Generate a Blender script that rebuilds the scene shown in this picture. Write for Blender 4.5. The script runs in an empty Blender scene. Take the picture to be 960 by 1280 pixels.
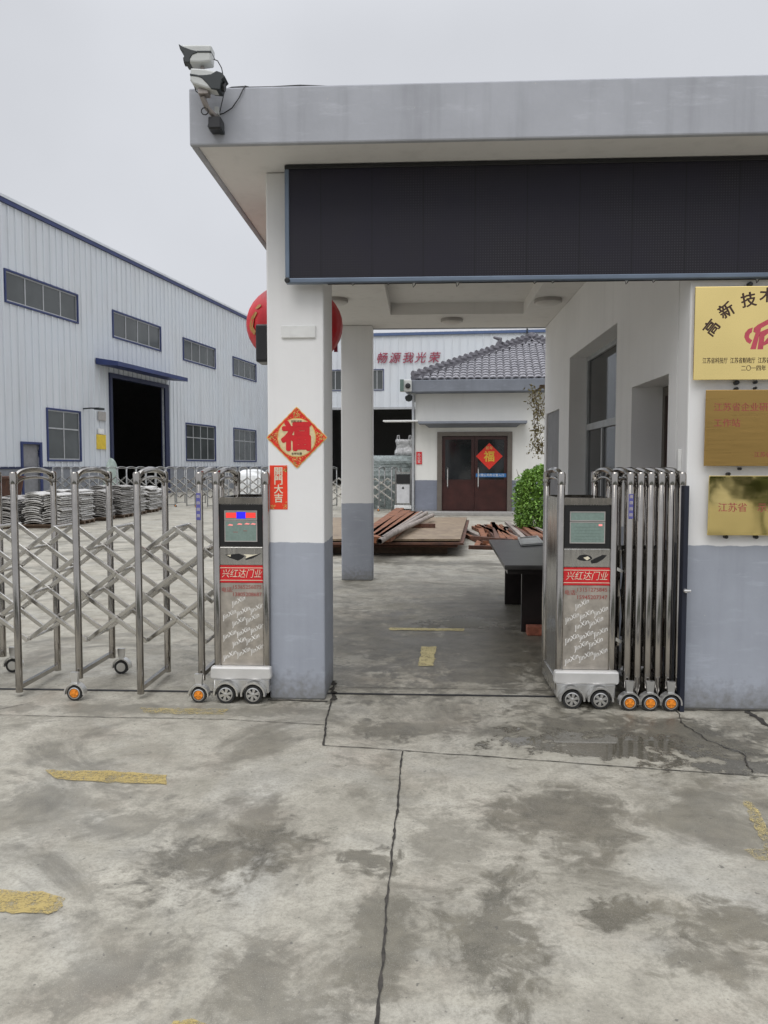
import bpy, bmesh, math, random
from mathutils import Matrix, Vector
R = math.radians
rnd = random.Random(7)
scene = bpy.context.scene
COL = scene.collection

# ------------------------------------------------------------------ camera, sky, sun, exposure
F, CAMH, PITCH, YAW = 961.0, 1.55, R(3.4), R(2.85)
cam_data = bpy.data.cameras.new('camera')
cam_data.sensor_fit = 'VERTICAL'; cam_data.sensor_height = 36.0
cam_data.lens = 36.0 * F / 1280.0
cam_data.clip_start = 0.05; cam_data.clip_end = 3000
cam = bpy.data.objects.new('camera', cam_data); COL.objects.link(cam)
cam.location = (0, 0, CAMH); cam.rotation_euler = (R(90) - PITCH, 0, YAW)
scene.camera = cam

SUN_EL, SUN_AZ = R(52), R(200)          # azimuth clockwise from +Y: behind the camera, a little left
world = bpy.data.worlds.new('World'); scene.world = world; world.use_nodes = True
wn, wl = world.node_tree.nodes, world.node_tree.links
wn.clear()
wo = wn.new('ShaderNodeOutputWorld'); bg = wn.new('ShaderNodeBackground'); bg.inputs['Strength'].default_value = 0.1
sky = wn.new('ShaderNodeTexSky'); sky.sky_type = 'NISHITA'; sky.sun_disc = False
sky.sun_elevation = SUN_EL; sky.sun_rotation = SUN_AZ
hsv = wn.new('ShaderNodeHueSaturation'); hsv.inputs['Saturation'].default_value = 0.35
tc = wn.new('ShaderNodeTexCoord'); sep = wn.new('ShaderNodeSeparateXYZ')
ramp = wn.new('ShaderNodeMapRange'); ramp.interpolation_type = 'SMOOTHSTEP'; ramp.inputs['From Min'].default_value = 0.46; ramp.inputs['From Max'].default_value = 1.0
ramp.inputs['To Min'].default_value = 6.75; ramp.inputs['To Max'].default_value = 26.0
cn = wn.new('ShaderNodeTexNoise'); cn.inputs['Scale'].default_value = 2.2; cn.inputs['Detail'].default_value = 4
cm = wn.new('ShaderNodeMapRange'); cm.inputs['To Min'].default_value = 0.80; cm.inputs['To Max'].default_value = 1.20
mul = wn.new('ShaderNodeMath'); mul.operation = 'MULTIPLY'
tint = wn.new('ShaderNodeVectorMath'); tint.operation = 'SCALE'; tint.inputs[0].default_value = (0.965, 0.99, 1.05)
mix = wn.new('ShaderNodeMix'); mix.data_type = 'RGBA'; mix.inputs['Factor'].default_value = 0.88
wl.new(tc.outputs['Generated'], sep.inputs[0]); wl.new(sep.outputs['Z'], ramp.inputs['Value'])
wl.new(tc.outputs['Generated'], cn.inputs['Vector']); wl.new(cn.outputs[0], cm.inputs['Value'])
wl.new(ramp.outputs[0], mul.inputs[0]); wl.new(cm.outputs[0], mul.inputs[1]); wl.new(mul.outputs[0], tint.inputs['Scale'])
wl.new(sky.outputs[0], hsv.inputs['Color']); wl.new(hsv.outputs[0], mix.inputs['A']); wl.new(tint.outputs[0], mix.inputs['B'])
wl.new(mix.outputs['Result'], bg.inputs['Color']); wl.new(bg.outputs[0], wo.inputs[0])

sd = bpy.data.lights.new('sun', 'SUN'); sd.energy = 0.9; sd.angle = R(40); sd.color = (1, 0.97, 0.93)
sun = bpy.data.objects.new('sun', sd); COL.objects.link(sun)
sdir = Vector((math.sin(SUN_AZ) * math.cos(SUN_EL), math.cos(SUN_AZ) * math.cos(SUN_EL), math.sin(SUN_EL)))
sun.rotation_euler = sdir.to_track_quat('Z', 'Y').to_euler(); sun.location = (0, -5, 20)
vs = scene.view_settings
vs.view_transform = 'Standard'; vs.look = 'None'; vs.exposure = 0.10; vs.gamma = 1.0; vs.use_curve_mapping = False

# ------------------------------------------------------------------ helpers
def _ray(u, v):
    x, z = (u - 480) / F, -(v - 640) / F
    y2 = math.cos(PITCH) + z * math.sin(PITCH); z2 = -math.sin(PITCH) + z * math.cos(PITCH)
    return Vector((x * math.cos(YAW) - y2 * math.sin(YAW), x * math.sin(YAW) + y2 * math.cos(YAW), z2))
def at(u, v, y):
    d = _ray(u, v); return Vector((0, 0, CAMH)) + d * (y / d.y)
def gp(u, v, z=0.0):
    d = _ray(u, v); return Vector((0, 0, CAMH)) + d * ((z - CAMH) / d.z)

ROOT = {}
def thing(name, label, cat, loc=(0, 0, 0), rz=0.0, group=None):
    o = bpy.data.objects.new(name, None); COL.objects.link(o)
    o.location = loc; o.rotation_euler = (0, 0, rz); o.empty_display_size = 0.2
    ROOT[o.name] = Matrix.Translation(loc) @ Matrix.Rotation(rz, 4, 'Z')
    return tag(o, label, cat, group)
def tag(o, label=None, cat=None, group=None, kind=None):
    for k, v in (('label', label), ('category', cat), ('group', group), ('kind', kind)):
        if v: o[k] = v
    return o
def root_of(o):
    while o.parent: o = o.parent
    return o

class MB:
    def __init__(s, M=None): s.v = []; s.f = []; s.M = M or Matrix.Identity(4)
    def add(s, vs, fs):
        b = len(s.v); s.v += [s.M @ Vector(p) for p in vs]; s.f += [tuple(i + b for i in f) for f in fs]; return s
    def box(s, x0, x1, y0, y1, z0, z1):
        if x0 > x1: x0, x1 = x1, x0
        if y0 > y1: y0, y1 = y1, y0
        if z0 > z1: z0, z1 = z1, z0
        return s.add([(x0, y0, z0), (x1, y0, z0), (x1, y1, z0), (x0, y1, z0), (x0, y0, z1), (x1, y0, z1), (x1, y1, z1), (x0, y1, z1)],
                     [(0, 3, 2, 1), (4, 5, 6, 7), (0, 1, 5, 4), (1, 2, 6, 5), (2, 3, 7, 6), (3, 0, 4, 7)])
    def prism(s, poly, y0, y1):                       # polygon in x,z extruded along y
        n = len(poly)
        a = sum(poly[i][0] * poly[(i + 1) % n][1] - poly[(i + 1) % n][0] * poly[i][1] for i in range(n))
        if a < 0: poly = poly[::-1]
        return s.add([(x, y0, z) for x, z in poly] + [(x, y1, z) for x, z in poly],
                     [tuple(range(n)), tuple(range(2 * n - 1, n - 1, -1))] + [(i, n + i, n + (i + 1) % n, (i + 1) % n) for i in range(n)])
    def slab(s, poly, z0, z1):                        # polygon in x,y extruded along z
        n = len(poly)
        a = sum(poly[i][0] * poly[(i + 1) % n][1] - poly[(i + 1) % n][0] * poly[i][1] for i in range(n))
        if a < 0: poly = poly[::-1]
        return s.add([(x, y, z0) for x, y in poly] + [(x, y, z1) for x, y in poly],
                     [tuple(range(n - 1, -1, -1)), tuple(range(n, 2 * n))] + [(i, (i + 1) % n, n + (i + 1) % n, n + i) for i in range(n)])
    def tube(s, pts, r, n=8, cap=True, sx=1.0):
        pts = [Vector(p) for p in pts]; rings = []; vs = []; fs = []
        up0 = None
        for i, p in enumerate(pts):
            t = (pts[min(i + 1, len(pts) - 1)] - pts[max(i - 1, 0)]).normalized()
            a = up0 if up0 is not None else (Vector((0, 0, 1)) if abs(t.z) < 0.9 else Vector((0, 1, 0)))
            e1 = (a - t * a.dot(t))
            if e1.length < 1e-4: e1 = t.orthogonal()
            e1.normalize(); e2 = t.cross(e1); up0 = e1
            rr = r[i] if isinstance(r, (list, tuple)) else r
            for k in range(n):
                q = 2 * math.pi * k / n
                vs.append(p + e1 * rr * math.cos(q) + e2 * rr * sx * math.sin(q))
        for i in range(len(pts) - 1):
            for k in range(n):
                a, b = i * n + k, i * n + (k + 1) % n
                fs.append((a, b, b + n, a + n))
        if cap:
            fs.append(tuple(range(n - 1, -1, -1))); m = (len(pts) - 1) * n; fs.append(tuple(range(m, m + n)))
        return s.add(vs, fs)
    def bar(s, p, q, w, h, side=(0, 1, 0)):           # rectangular bar p->q
        p, q = Vector(p), Vector(q); t = (q - p).normalized(); a = Vector(side); a = (a - t * a.dot(t)).normalized(); b = t.cross(a)
        vs = [c + a * (i * w / 2) + b * (j * h / 2) for c in (p, q) for i, j in ((-1, -1), (1, -1), (1, 1), (-1, 1))]
        return s.add(vs, [(0, 1, 2, 3), (7, 6, 5, 4), (0, 4, 5, 1), (1, 5, 6, 2), (2, 6, 7, 3), (3, 7, 4, 0)])
    def lathe(s, prof, c=(0, 0, 0), axis='z', n=24, cap=True):   # prof: (radius, height)
        vs, fs = [], []
        for r, h in prof:
            for k in range(n):
                q = 2 * math.pi * k / n; x, y = r * math.cos(q), r * math.sin(q)
                vs.append({'z': (c[0] + x, c[1] + y, c[2] + h), 'y': (c[0] + x, c[1] - h, c[2] + y)}[axis])
        for i in range(len(prof) - 1):
            for k in range(n):
                a, b = i * n + k, i * n + (k + 1) % n
                fs.append((a, b, b + n, a + n))
        if cap:
            fs.append(tuple(range(n - 1, -1, -1))); m = (len(prof) - 1) * n; fs.append(tuple(range(m, m + n)))
        return s.add(vs, fs)
    def wall(s, x0, x1, z0, z1, y0, y1, holes=()):    # wall with rectangular openings and reveals
        xs = sorted({x0, x1} | {h[i] for h in holes for i in (0, 1) if x0 < h[i] < x1})
        zs = sorted({z0, z1} | {h[i] for h in holes for i in (2, 3) if z0 < h[i] < z1})
        def solid(i, j):
            if not (0 <= i < len(xs) - 1 and 0 <= j < len(zs) - 1): return False
            cx, cz = (xs[i] + xs[i + 1]) / 2, (zs[j] + zs[j + 1]) / 2
            return not any(h[0] < cx < h[1] and h[2] < cz < h[3] for h in holes)
        V = {}; vs = []; fs = []
        def vid(x, y, z):
            k = (round(x, 5), round(y, 5), round(z, 5))
            if k not in V: V[k] = len(vs); vs.append(k)
            return V[k]
        for i in range(len(xs) - 1):
            for j in range(len(zs) - 1):
                if not solid(i, j): continue
                a, b, c, d = xs[i], xs[i + 1], zs[j], zs[j + 1]
                fs.append((vid(a, y0, c), vid(b, y0, c), vid(b, y0, d), vid(a, y0, d)))
                fs.append((vid(a, y1, d), vid(b, y1, d), vid(b, y1, c), vid(a, y1, c)))
                if not solid(i - 1, j): fs.append((vid(a, y0, c), vid(a, y0, d), vid(a, y1, d), vid(a, y1, c)))
                if not solid(i + 1, j): fs.append((vid(b, y0, c), vid(b, y1, c), vid(b, y1, d), vid(b, y0, d)))
                if not solid(i, j - 1): fs.append((vid(a, y0, c), vid(a, y1, c), vid(b, y1, c), vid(b, y0, c)))
                if not solid(i, j + 1): fs.append((vid(a, y0, d), vid(b, y0, d), vid(b, y1, d), vid(a, y1, d)))
        return s.add(vs, fs)
    def build(s, name, mat, parent=None, world=True, bevel=0.0, smooth=False):
        me = bpy.data.meshes.new(name); vs = s.v
        if parent is not None and world:
            inv = ROOT[root_of(parent).name].inverted(); vs = [inv @ p for p in vs]
            q = parent
            while q.parent: vs = [p - q.location for p in vs]; q = q.parent
        me.from_pydata([tuple(p) for p in vs], [], s.f); me.update()
        bm = bmesh.new(); bm.from_mesh(me); bmesh.ops.recalc_face_normals(bm, faces=bm.faces); bm.to_mesh(me); bm.free()
        if mat: me.materials.append(mat)
        o = bpy.data.objects.new(name, me); COL.objects.link(o)
        if parent is not None: o.parent = parent
        if smooth:
            for p in me.polygons: p.use_smooth = True
            try: me.set_sharp_from_angle(angle=R(38))
            except Exception: pass
        if bevel:
            b = o.modifiers.new('bevel', 'BEVEL'); b.width = bevel; b.segments = 2; b.limit_method = 'ANGLE'; b.angle_limit = R(40)
        return o

def build_multi(name, pieces, parent, world=True):        # one mesh, several (MB, material) pieces
    big = MB(); idx = []
    for k, (b, m) in enumerate(pieces):
        n0 = len(big.v); big.v += b.v; big.f += [tuple(i + n0 for i in f) for f in b.f]; idx += [k] * len(b.f)
    o = big.build(name, None, parent, world)
    for b, m in pieces: o.data.materials.append(m)
    for p, k in zip(o.data.polygons, idx): p.material_index = k
    return o
RX90 = Matrix.Rotation(R(90), 4, 'X')
def text(body, size, pos, mat, name='lettering', parent=None, world=True, rot=0.0, off=0.0, ext=0.0008, shear=0.0, sx=1.0, align='CENTER', spacing=1.0, M=None):
    cu = bpy.data.curves.new('tmp', 'FONT'); cu.body = body; cu.size = size; cu.align_x = align; cu.align_y = 'CENTER'
    cu.offset = off; cu.extrude = ext; cu.shear = shear; cu.space_character = spacing; cu.resolution_u = 3
    to = bpy.data.objects.new('tmp', cu); COL.objects.link(to)
    dg = bpy.context.evaluated_depsgraph_get()
    me = bpy.data.meshes.new_from_object(to.evaluated_get(dg))
    bpy.data.objects.remove(to); bpy.data.curves.remove(cu)
    T = (M or Matrix.Identity(4)) @ Matrix.Translation(pos) @ RX90 @ Matrix.Rotation(rot, 4, 'Z') @ Matrix.Diagonal((sx, 1, 1, 1))
    b = MB(); b.v = [T @ v.co for v in me.vertices]; b.f = [tuple(p.vertices) for p in me.polygons]
    bpy.data.meshes.remove(me)
    return b.build(name, mat, parent, world) if name else b

def fat_text(body, size, pos, mat, fat, parent, world=True, rot=0.0, name='lettering', sx=1.0):   # heavy brush-like strokes
    big = MB()
    for k in range(13):
        q = 2 * math.pi * k / 12; r_ = 0 if k == 12 else fat
        t = text(body, size, (pos[0] + r_ * math.cos(q), pos[1] - .00012 * k, pos[2] + r_ * math.sin(q)), None, None, rot=rot, sx=sx, ext=.0003)
        n0 = len(big.v); big.v += t.v; big.f += [tuple(i + n0 for i in f) for f in t.f]
    return big.build(name, mat, parent, world)

def inst(src, parent, loc):                            # copy a part with its sub-parts
    c = src.copy(); COL.objects.link(c); c.parent = parent; c.location = loc
    for ch in src.children:
        d = ch.copy(); COL.objects.link(d); d.parent = c
    return c
def copy_thing(src, loc, rz=None, label=None):
    c = src.copy(); COL.objects.link(c); c.location = loc
    if rz is not None: c.rotation_euler = (0, 0, rz)
    if label: c['label'] = label
    for ch in src.children: inst(ch, c, ch.location)
    return c

# ------------------------------------------------------------------ materials
class NT:
    def __init__(s, name):
        s.m = bpy.data.materials.new(name); s.m.use_nodes = True; s.t = s.m.node_tree; s.n = s.t.nodes; s.l = s.t.links
        s.p = s.n['Principled BSDF']; s.geo = None
    def pos(s):
        if not s.geo: s.geo = s.n.new('ShaderNodeNewGeometry')
        return s.geo.outputs['Position']
    def obj(s): return s.n.new('ShaderNodeTexCoord').outputs['Object']
    def scl(s, vec, k):
        m = s.n.new('ShaderNodeMapping'); m.inputs['Scale'].default_value = k; s.l.new(vec, m.inputs['Vector']); return m.outputs[0]
    def noise(s, vec, scale, detail=4, rough=0.55, dist=0.0):
        n = s.n.new('ShaderNodeTexNoise'); n.inputs['Scale'].default_value = scale; n.inputs['Detail'].default_value = detail
        n.inputs['Roughness'].default_value = rough; n.inputs['Distortion'].default_value = dist; s.l.new(vec, n.inputs['Vector']); return n.outputs[0]
    def mr(s, v, a, b, c=0.0, d=1.0, smooth=False):
        m = s.n.new('ShaderNodeMapRange'); m.inputs['From Min'].default_value = a; m.inputs['From Max'].default_value = b
        m.inputs['To Min'].default_value = c; m.inputs['To Max'].default_value = d
        if smooth: m.interpolation_type = 'SMOOTHSTEP'
        s.l.new(v, m.inputs['Value']); return m.outputs[0]
    def math(s, op, a, b=0.0, c=None):
        m = s.n.new('ShaderNodeMath'); m.operation = op
        for i, q in enumerate((a, b) if c is None else (a, b, c)):
            if isinstance(q, (int, float)): m.inputs[i].default_value = q
            else: s.l.new(q, m.inputs[i])
        return m.outputs[0]
    def mix(s, f, a, b):
        m = s.n.new('ShaderNodeMix'); m.data_type = 'RGBA'
        for k, q in (('Factor', f), ('A', a), ('B', b)):
            if isinstance(q, (int, float)): m.inputs[k].default_value = q
            elif isinstance(q, tuple): m.inputs[k].default_value = (*q, 1)
            else: s.l.new(q, m.inputs[k])
        return m.outputs['Result']
    def set(s, **k):
        for n, q in k.items():
            i = s.p.inputs[{'color': 'Base Color', 'rough': 'Roughness', 'metal': 'Metallic', 'alpha': 'Alpha', 'spec': 'Specular IOR Level'}[n]]
            if isinstance(q, (int, float)): i.default_value = q
            elif isinstance(q, tuple): i.default_value = (*q, 1)
            else: s.l.new(q, i)
        return s
    def bump(s, h, strength=0.3, dist=0.01):
        b = s.n.new('ShaderNodeBump'); b.inputs['Strength'].default_value = strength; b.inputs['Distance'].default_value = dist
        s.l.new(h, b.inputs['Height']); s.l.new(b.outputs[0], s.p.inputs['Normal']); return s

def simple(name, c, rough=0.5, metal=0.0, var=0.12, scale=6.0, spec=None):
    t = NT(name); n = t.noise(t.obj(), scale, 5)
    t.set(color=t.mix(t.mr(n, 0.3, 0.7), tuple(x * (1 - var) for x in c), tuple(min(1, x * (1 + var)) for x in c)), rough=rough, metal=metal)
    if spec is not None: t.set(spec=spec)
    return t.m
def plaster(name, white, grey, zsplit, dirt=0.5):
    t = NT(name); P = t.pos(); sp = t.n.new('ShaderNodeSeparateXYZ'); t.l.new(P, sp.inputs[0]); z = sp.outputs['Z']
    n1 = t.noise(P, 1.6, 6, 0.6); n2 = t.noise(t.scl(P, (5, 5, 0.35)), 1.5, 5, 0.6); n3 = t.noise(P, 22, 3)
    w = t.mix(t.mr(n1, 0.3, 0.75), tuple(x * 0.93 for x in white), white)
    w = t.mix(t.math('MULTIPLY', t.mr(n2, 0.52, 0.80), 0.35 * dirt), w, tuple(x * 0.62 for x in white))
    g = t.mix(t.mr(n1, 0.3, 0.7), tuple(x * 0.86 for x in grey), tuple(x * 1.08 for x in grey))
    scuff = t.math('MULTIPLY', t.mr(t.noise(t.scl(P, (1, 1, 5)), 3.0, 6, 0.7), 0.56, 0.76), 0.45)
    g = t.mix(scuff, g, tuple(min(1, x * 1.45 + 0.03) for x in grey))
    g = t.mix(t.math('MULTIPLY', t.mr(n2, 0.50, 0.75), 0.45 * dirt), g, tuple(x * 0.60 for x in grey))
    g = t.mix(t.mr(t.noise(P, 16, 5, .7), 0.70, 0.73), g, (.50, .49, .46))
    foot = t.math('MULTIPLY', t.mr(t.math('ADD', z, t.mr(n3, 0.2, 0.8, -0.10, 0.10)), 0.19, 0.0), 0.75)
    g = t.mix(foot, g, (0.17, 0.165, 0.15))
    if zsplit is None: c = w
    elif zsplit > 50: c = g
    else:
        edge = t.math('ADD', z, t.mr(t.noise(P, 9, 3), 0.3, 0.7, -0.005, 0.005))
        c = t.mix(t.mr(edge, zsplit - 0.002, zsplit + 0.002), g, w)
    t.set(color=c, rough=0.78, spec=0.25).bump(t.math('ADD', n1, t.math('MULTIPLY', n3, 0.5)), 0.25, 0.008)
    return t.m

WHITE, GREY = (0.80, 0.795, 0.785), (0.34, 0.362, 0.41)
m_gate_wall = plaster('gatehouse plaster white over grey', WHITE, GREY, 1.05)
m_soffit = plaster('soffit plaster', (0.74, 0.725, 0.70), GREY, None, 0.9)
m_fascia = plaster('grey fascia paint', WHITE, (0.40, 0.41, 0.44), 99, 1.0)
m_house_wall = plaster('house plaster white over grey', (0.74, 0.735, 0.70), (0.205, 0.22, 0.265), 1.10)
m_house_fascia = plaster('house fascia', WHITE, (0.19, 0.205, 0.235), 99)

def steel(name, c=(0.56, 0.54, 0.51), rough=0.09, streak=(30, 30, 0.6), bmp=.02):
    t = NT(name); P = t.obj(); n = t.noise(t.scl(P, streak), 2.0, 4, 0.6); n2 = t.noise(P, 3.0, 5, 0.65); n3 = t.noise(t.scl(P, (1, 1, .5)), 2.2, 2, .5)
    t.set(color=t.mix(t.mr(n2, 0.35, 0.7), tuple(x * 0.70 for x in c), c), metal=1.0, rough=t.mr(n, 0.3, 0.7, rough * 0.6, rough * 2.0))
    t.bump(n3, bmp, 0.05); return t.m
m_steel = steel('polished stainless steel', (0.45, 0.425, 0.395))
m_barsteel = steel('bright drawn steel bar', (0.66, 0.64, 0.60), 0.2, (3, 3, 3), 0.0)
m_sheet = steel('stainless sheet', (0.60, 0.585, 0.555), 0.16, bmp=.12)
m_chrome = simple('satin chrome plastic', (0.66, 0.655, 0.64), 0.28, 0.85, 0.06)
m_bumper = simple('pale satin bumper', (0.66, 0.65, 0.63), 0.38, 0.35, 0.1)
m_farsteel = steel('dull far gate steel', (0.46, 0.46, 0.45), 0.25)
m_tyre = simple('black rubber', (0.018, 0.018, 0.018), 0.7, 0, 0.3)
m_orange = simple('orange hub plastic', (0.72, 0.24, 0.02), 0.4)
m_black = simple('black plastic', (0.012, 0.012, 0.013), 0.35)
m_dark = simple('dark recess', (0.02, 0.02, 0.022), 0.8)
m_red = simple('red paint', (0.60, 0.015, 0.02), 0.45)
m_redpaper = simple('glossy red paper', (0.68, 0.03, 0.015), 0.4, 0, 0.2, 30)
m_gold = simple('gold print', (0.72, 0.47, 0.14), 0.4, 0.2, 0.2, 40)
m_paleg = simple('pale gold print', (0.70, 0.58, 0.33), 0.45, 0.1, 0.15, 40)
m_cream = simple('cream print', (0.72, 0.66, 0.50), 0.5)
m_white = simple('white paint', (0.75, 0.75, 0.74), 0.5)
m_maroon = simple('maroon lettering', (0.30, 0.035, 0.07), 0.5)
m_redtext = simple('dull red lettering', (0.34, 0.07, 0.06), 0.5)
m_brownink = simple('dark brown engraving ink', (0.05, 0.022, 0.014), 0.5)
m_blue = simple('blue trim paint', (0.022, 0.036, 0.125), 0.5, 0, 0.2, 2)
m_bluedark = simple('dark blue steel', (0.014, 0.02, 0.06), 0.5, 0, 0.2, 3)
m_bluesign = simple('blue sign film', (0.03, 0.16, 0.40), 0.4)
m_alu = simple('aluminium window frame', (0.42, 0.43, 0.44), 0.4, 0.3)
m_glass = simple('grey window glass', (0.065, 0.072, 0.072), 0.12, 0, 0.25, 0.7, 0.6)
m_glassdark = simple('dark window glass', (0.018, 0.02, 0.022), 0.06, 0, 0.3, 0.7, 0.6)
m_ledframe = simple('blue grey aluminium', (0.15, 0.19, 0.25), 0.42, 0.35, 0.15, 3)
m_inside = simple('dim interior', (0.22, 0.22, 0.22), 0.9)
m_doorwood = simple('dark red brown door', (0.045, 0.014, 0.012), 0.3, 0, 0.3, 4)
m_doorframe = simple('bronze door frame', (0.16, 0.14, 0.12), 0.4, 0.3)
m_greydoor = simple('grey door paint', (0.22, 0.22, 0.23), 0.6)
m_cable = simple('black cable', (0.015, 0.015, 0.016), 0.5)
m_camwhite = simple('pale grey camera plastic', (0.50, 0.51, 0.49), 0.4, 0, 0.08)
m_camgreen = simple('dark grey camera plastic', (0.013, 0.018, 0.019), 0.45)
m_galv = simple('galvanised bracket', (0.30, 0.27, 0.25), 0.5, 0.5, 0.3, 20)
m_plasterwhite = simple('pale plaque', (0.66, 0.66, 0.64), 0.5)
m_screen_grey = simple('grey green lcd', (0.20, 0.27, 0.24), 0.25, 0, 0.1, 60)
m_yellowsign = simple('yellow notice', (0.70, 0.50, 0.04), 0.5)
m_greylamp = simple('grey lamp rim', (0.36, 0.34, 0.32), 0.5)
m_lampglass = simple('opal lamp glass', (0.55, 0.53, 0.50), 0.35)
m_desk = simple('black lacquered wood', (0.022, 0.017, 0.017), 0.28, 0, 0.4, 3)
m_desktop = simple('scuffed black desk top', (0.060, 0.058, 0.056), 0.30, 0, 0.35, 4)
m_brick = simple('red brick', (0.30, 0.10, 0.06), 0.85, 0, 0.3, 20)
m_paper = simple('white cardboard', (0.70, 0.72, 0.70), 0.6)

def emit(name, c, s):
    t = NT(name); t.set(color=tuple(x * 0.2 for x in c), rough=0.3)
    t.p.inputs['Emission Color'].default_value = (*c, 1); t.p.inputs['Emission Strength'].default_value = s; return t.m
m_emred = emit('lit red led', (1.0, 0.06, 0.05), 0.9)
m_emblue = emit('lit blue led', (0.03, 0.02, 1.0), 0.9)
m_empink = emit('lit pink led', (1.0, 0.30, 0.28), 0.9)

def rust(name, a, b, rough=0.8):
    t = NT(name); P = t.obj(); n = t.noise(P, 5, 8, 0.65); n2 = t.noise(P, 28, 4)
    c = t.mix(t.mr(n, 0.32, 0.66), a, b); c = t.mix(t.math('MULTIPLY', t.mr(n2, 0.5, 0.75), 0.5), c, tuple(x * 0.35 for x in a))
    t.set(color=c, rough=rough).bump(n2, 0.3, 0.005); return t.m
m_rust = rust('orange brown rust', (0.075, 0.030, 0.016), (0.26, 0.098, 0.040))
m_rustdark = rust('dark rust', (0.045, 0.022, 0.016), (0.14, 0.060, 0.035))
m_plate = rust('mill scale plate with rust', (0.14, 0.095, 0.062), (0.27, 0.205, 0.130), 0.55)
m_pipe = rust('weathered grey pipe', (0.17, 0.14, 0.12), (0.32, 0.28, 0.25))
m_casting = rust('grey metal casting', (0.30, 0.29, 0.27), (0.60, 0.585, 0.56), 0.6)
m_castdark = rust('dark metal casting', (0.15, 0.14, 0.13), (0.40, 0.385, 0.365), 0.6)
m_timber = simple('weathered timber', (0.13, 0.09, 0.06), 0.85, 0, 0.3, 10)

# profiled metal cladding, standing ribs are real geometry; colour has panel to panel variation and rain streaks
def cladding(name, c):
    t = NT(name); P = t.obj(); n = t.noise(t.scl(P, (2.2, 1, 0.12)), 1.0, 5, 0.6); n2 = t.noise(P, 0.35, 4)
    k = t.mix(t.mr(n, 0.3, 0.75), c, tuple(x * 0.80 for x in c)); k = t.mix(t.mr(n2, 0.4, 0.7), k, tuple(x * y for x, y in zip(c, (0.93, 0.95, 0.97))))
    t.set(color=k, rough=0.5); return t.m
m_clad = cladding('pale blue grey cladding', (0.655, 0.68, 0.71))

def led_mat():
    t = NT('unlit led matrix'); P = t.pos(); n = t.noise(P, 1.3, 3)
    sp = t.n.new('ShaderNodeSeparateXYZ'); t.l.new(P, sp.inputs[0])
    gx = t.math('LESS_THAN', t.math('FRACT', t.math('MULTIPLY', sp.outputs['X'], 62.5)), 0.45)
    gz = t.math('LESS_THAN', t.math('FRACT', t.math('MULTIPLY', sp.outputs['Z'], 62.5)), 0.45)
    mod = t.math('LESS_THAN', t.math('FRACT', t.math('MULTIPLY', sp.outputs['X'], 3.125)), 0.012)
    c = t.mix(t.math('MULTIPLY', gx, gz), (0.016, 0.015, 0.019), (0.045, 0.042, 0.05))
    c = t.mix(t.mr(n, 0.35, 0.7), c, (0.017, 0.015, 0.026)); c = t.mix(mod, c, (0.008, 0.008, 0.009))
    t.set(color=c, rough=0.5, spec=0.3); return t.m
m_led = led_mat()

def brass(name, c, rough, wav):
    t = NT(name); P = t.obj(); n = t.noise(P, wav, 2, 0.4); n2 = t.noise(t.scl(P, (1, 1, 26)), 4, 3)
    t.set(color=t.mix(t.mr(n, 0.3, 0.7), tuple(x * 0.85 for x in c), c), metal=1.0, rough=t.mr(n2, 0.3, 0.7, rough * 0.8, rough * 1.3)).bump(n, 0.12, 0.02); return t.m
m_brass_a = brass('bright polished brass', (0.95, 0.74, 0.30), 0.10, 2.0)
m_brass_b = brass('brushed bronze brass', (0.50, 0.32, 0.11), 0.32, 1.5)
m_brass_c = brass('mirror brass', (0.80, 0.64, 0.27), 0.05, 3.0)

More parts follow.
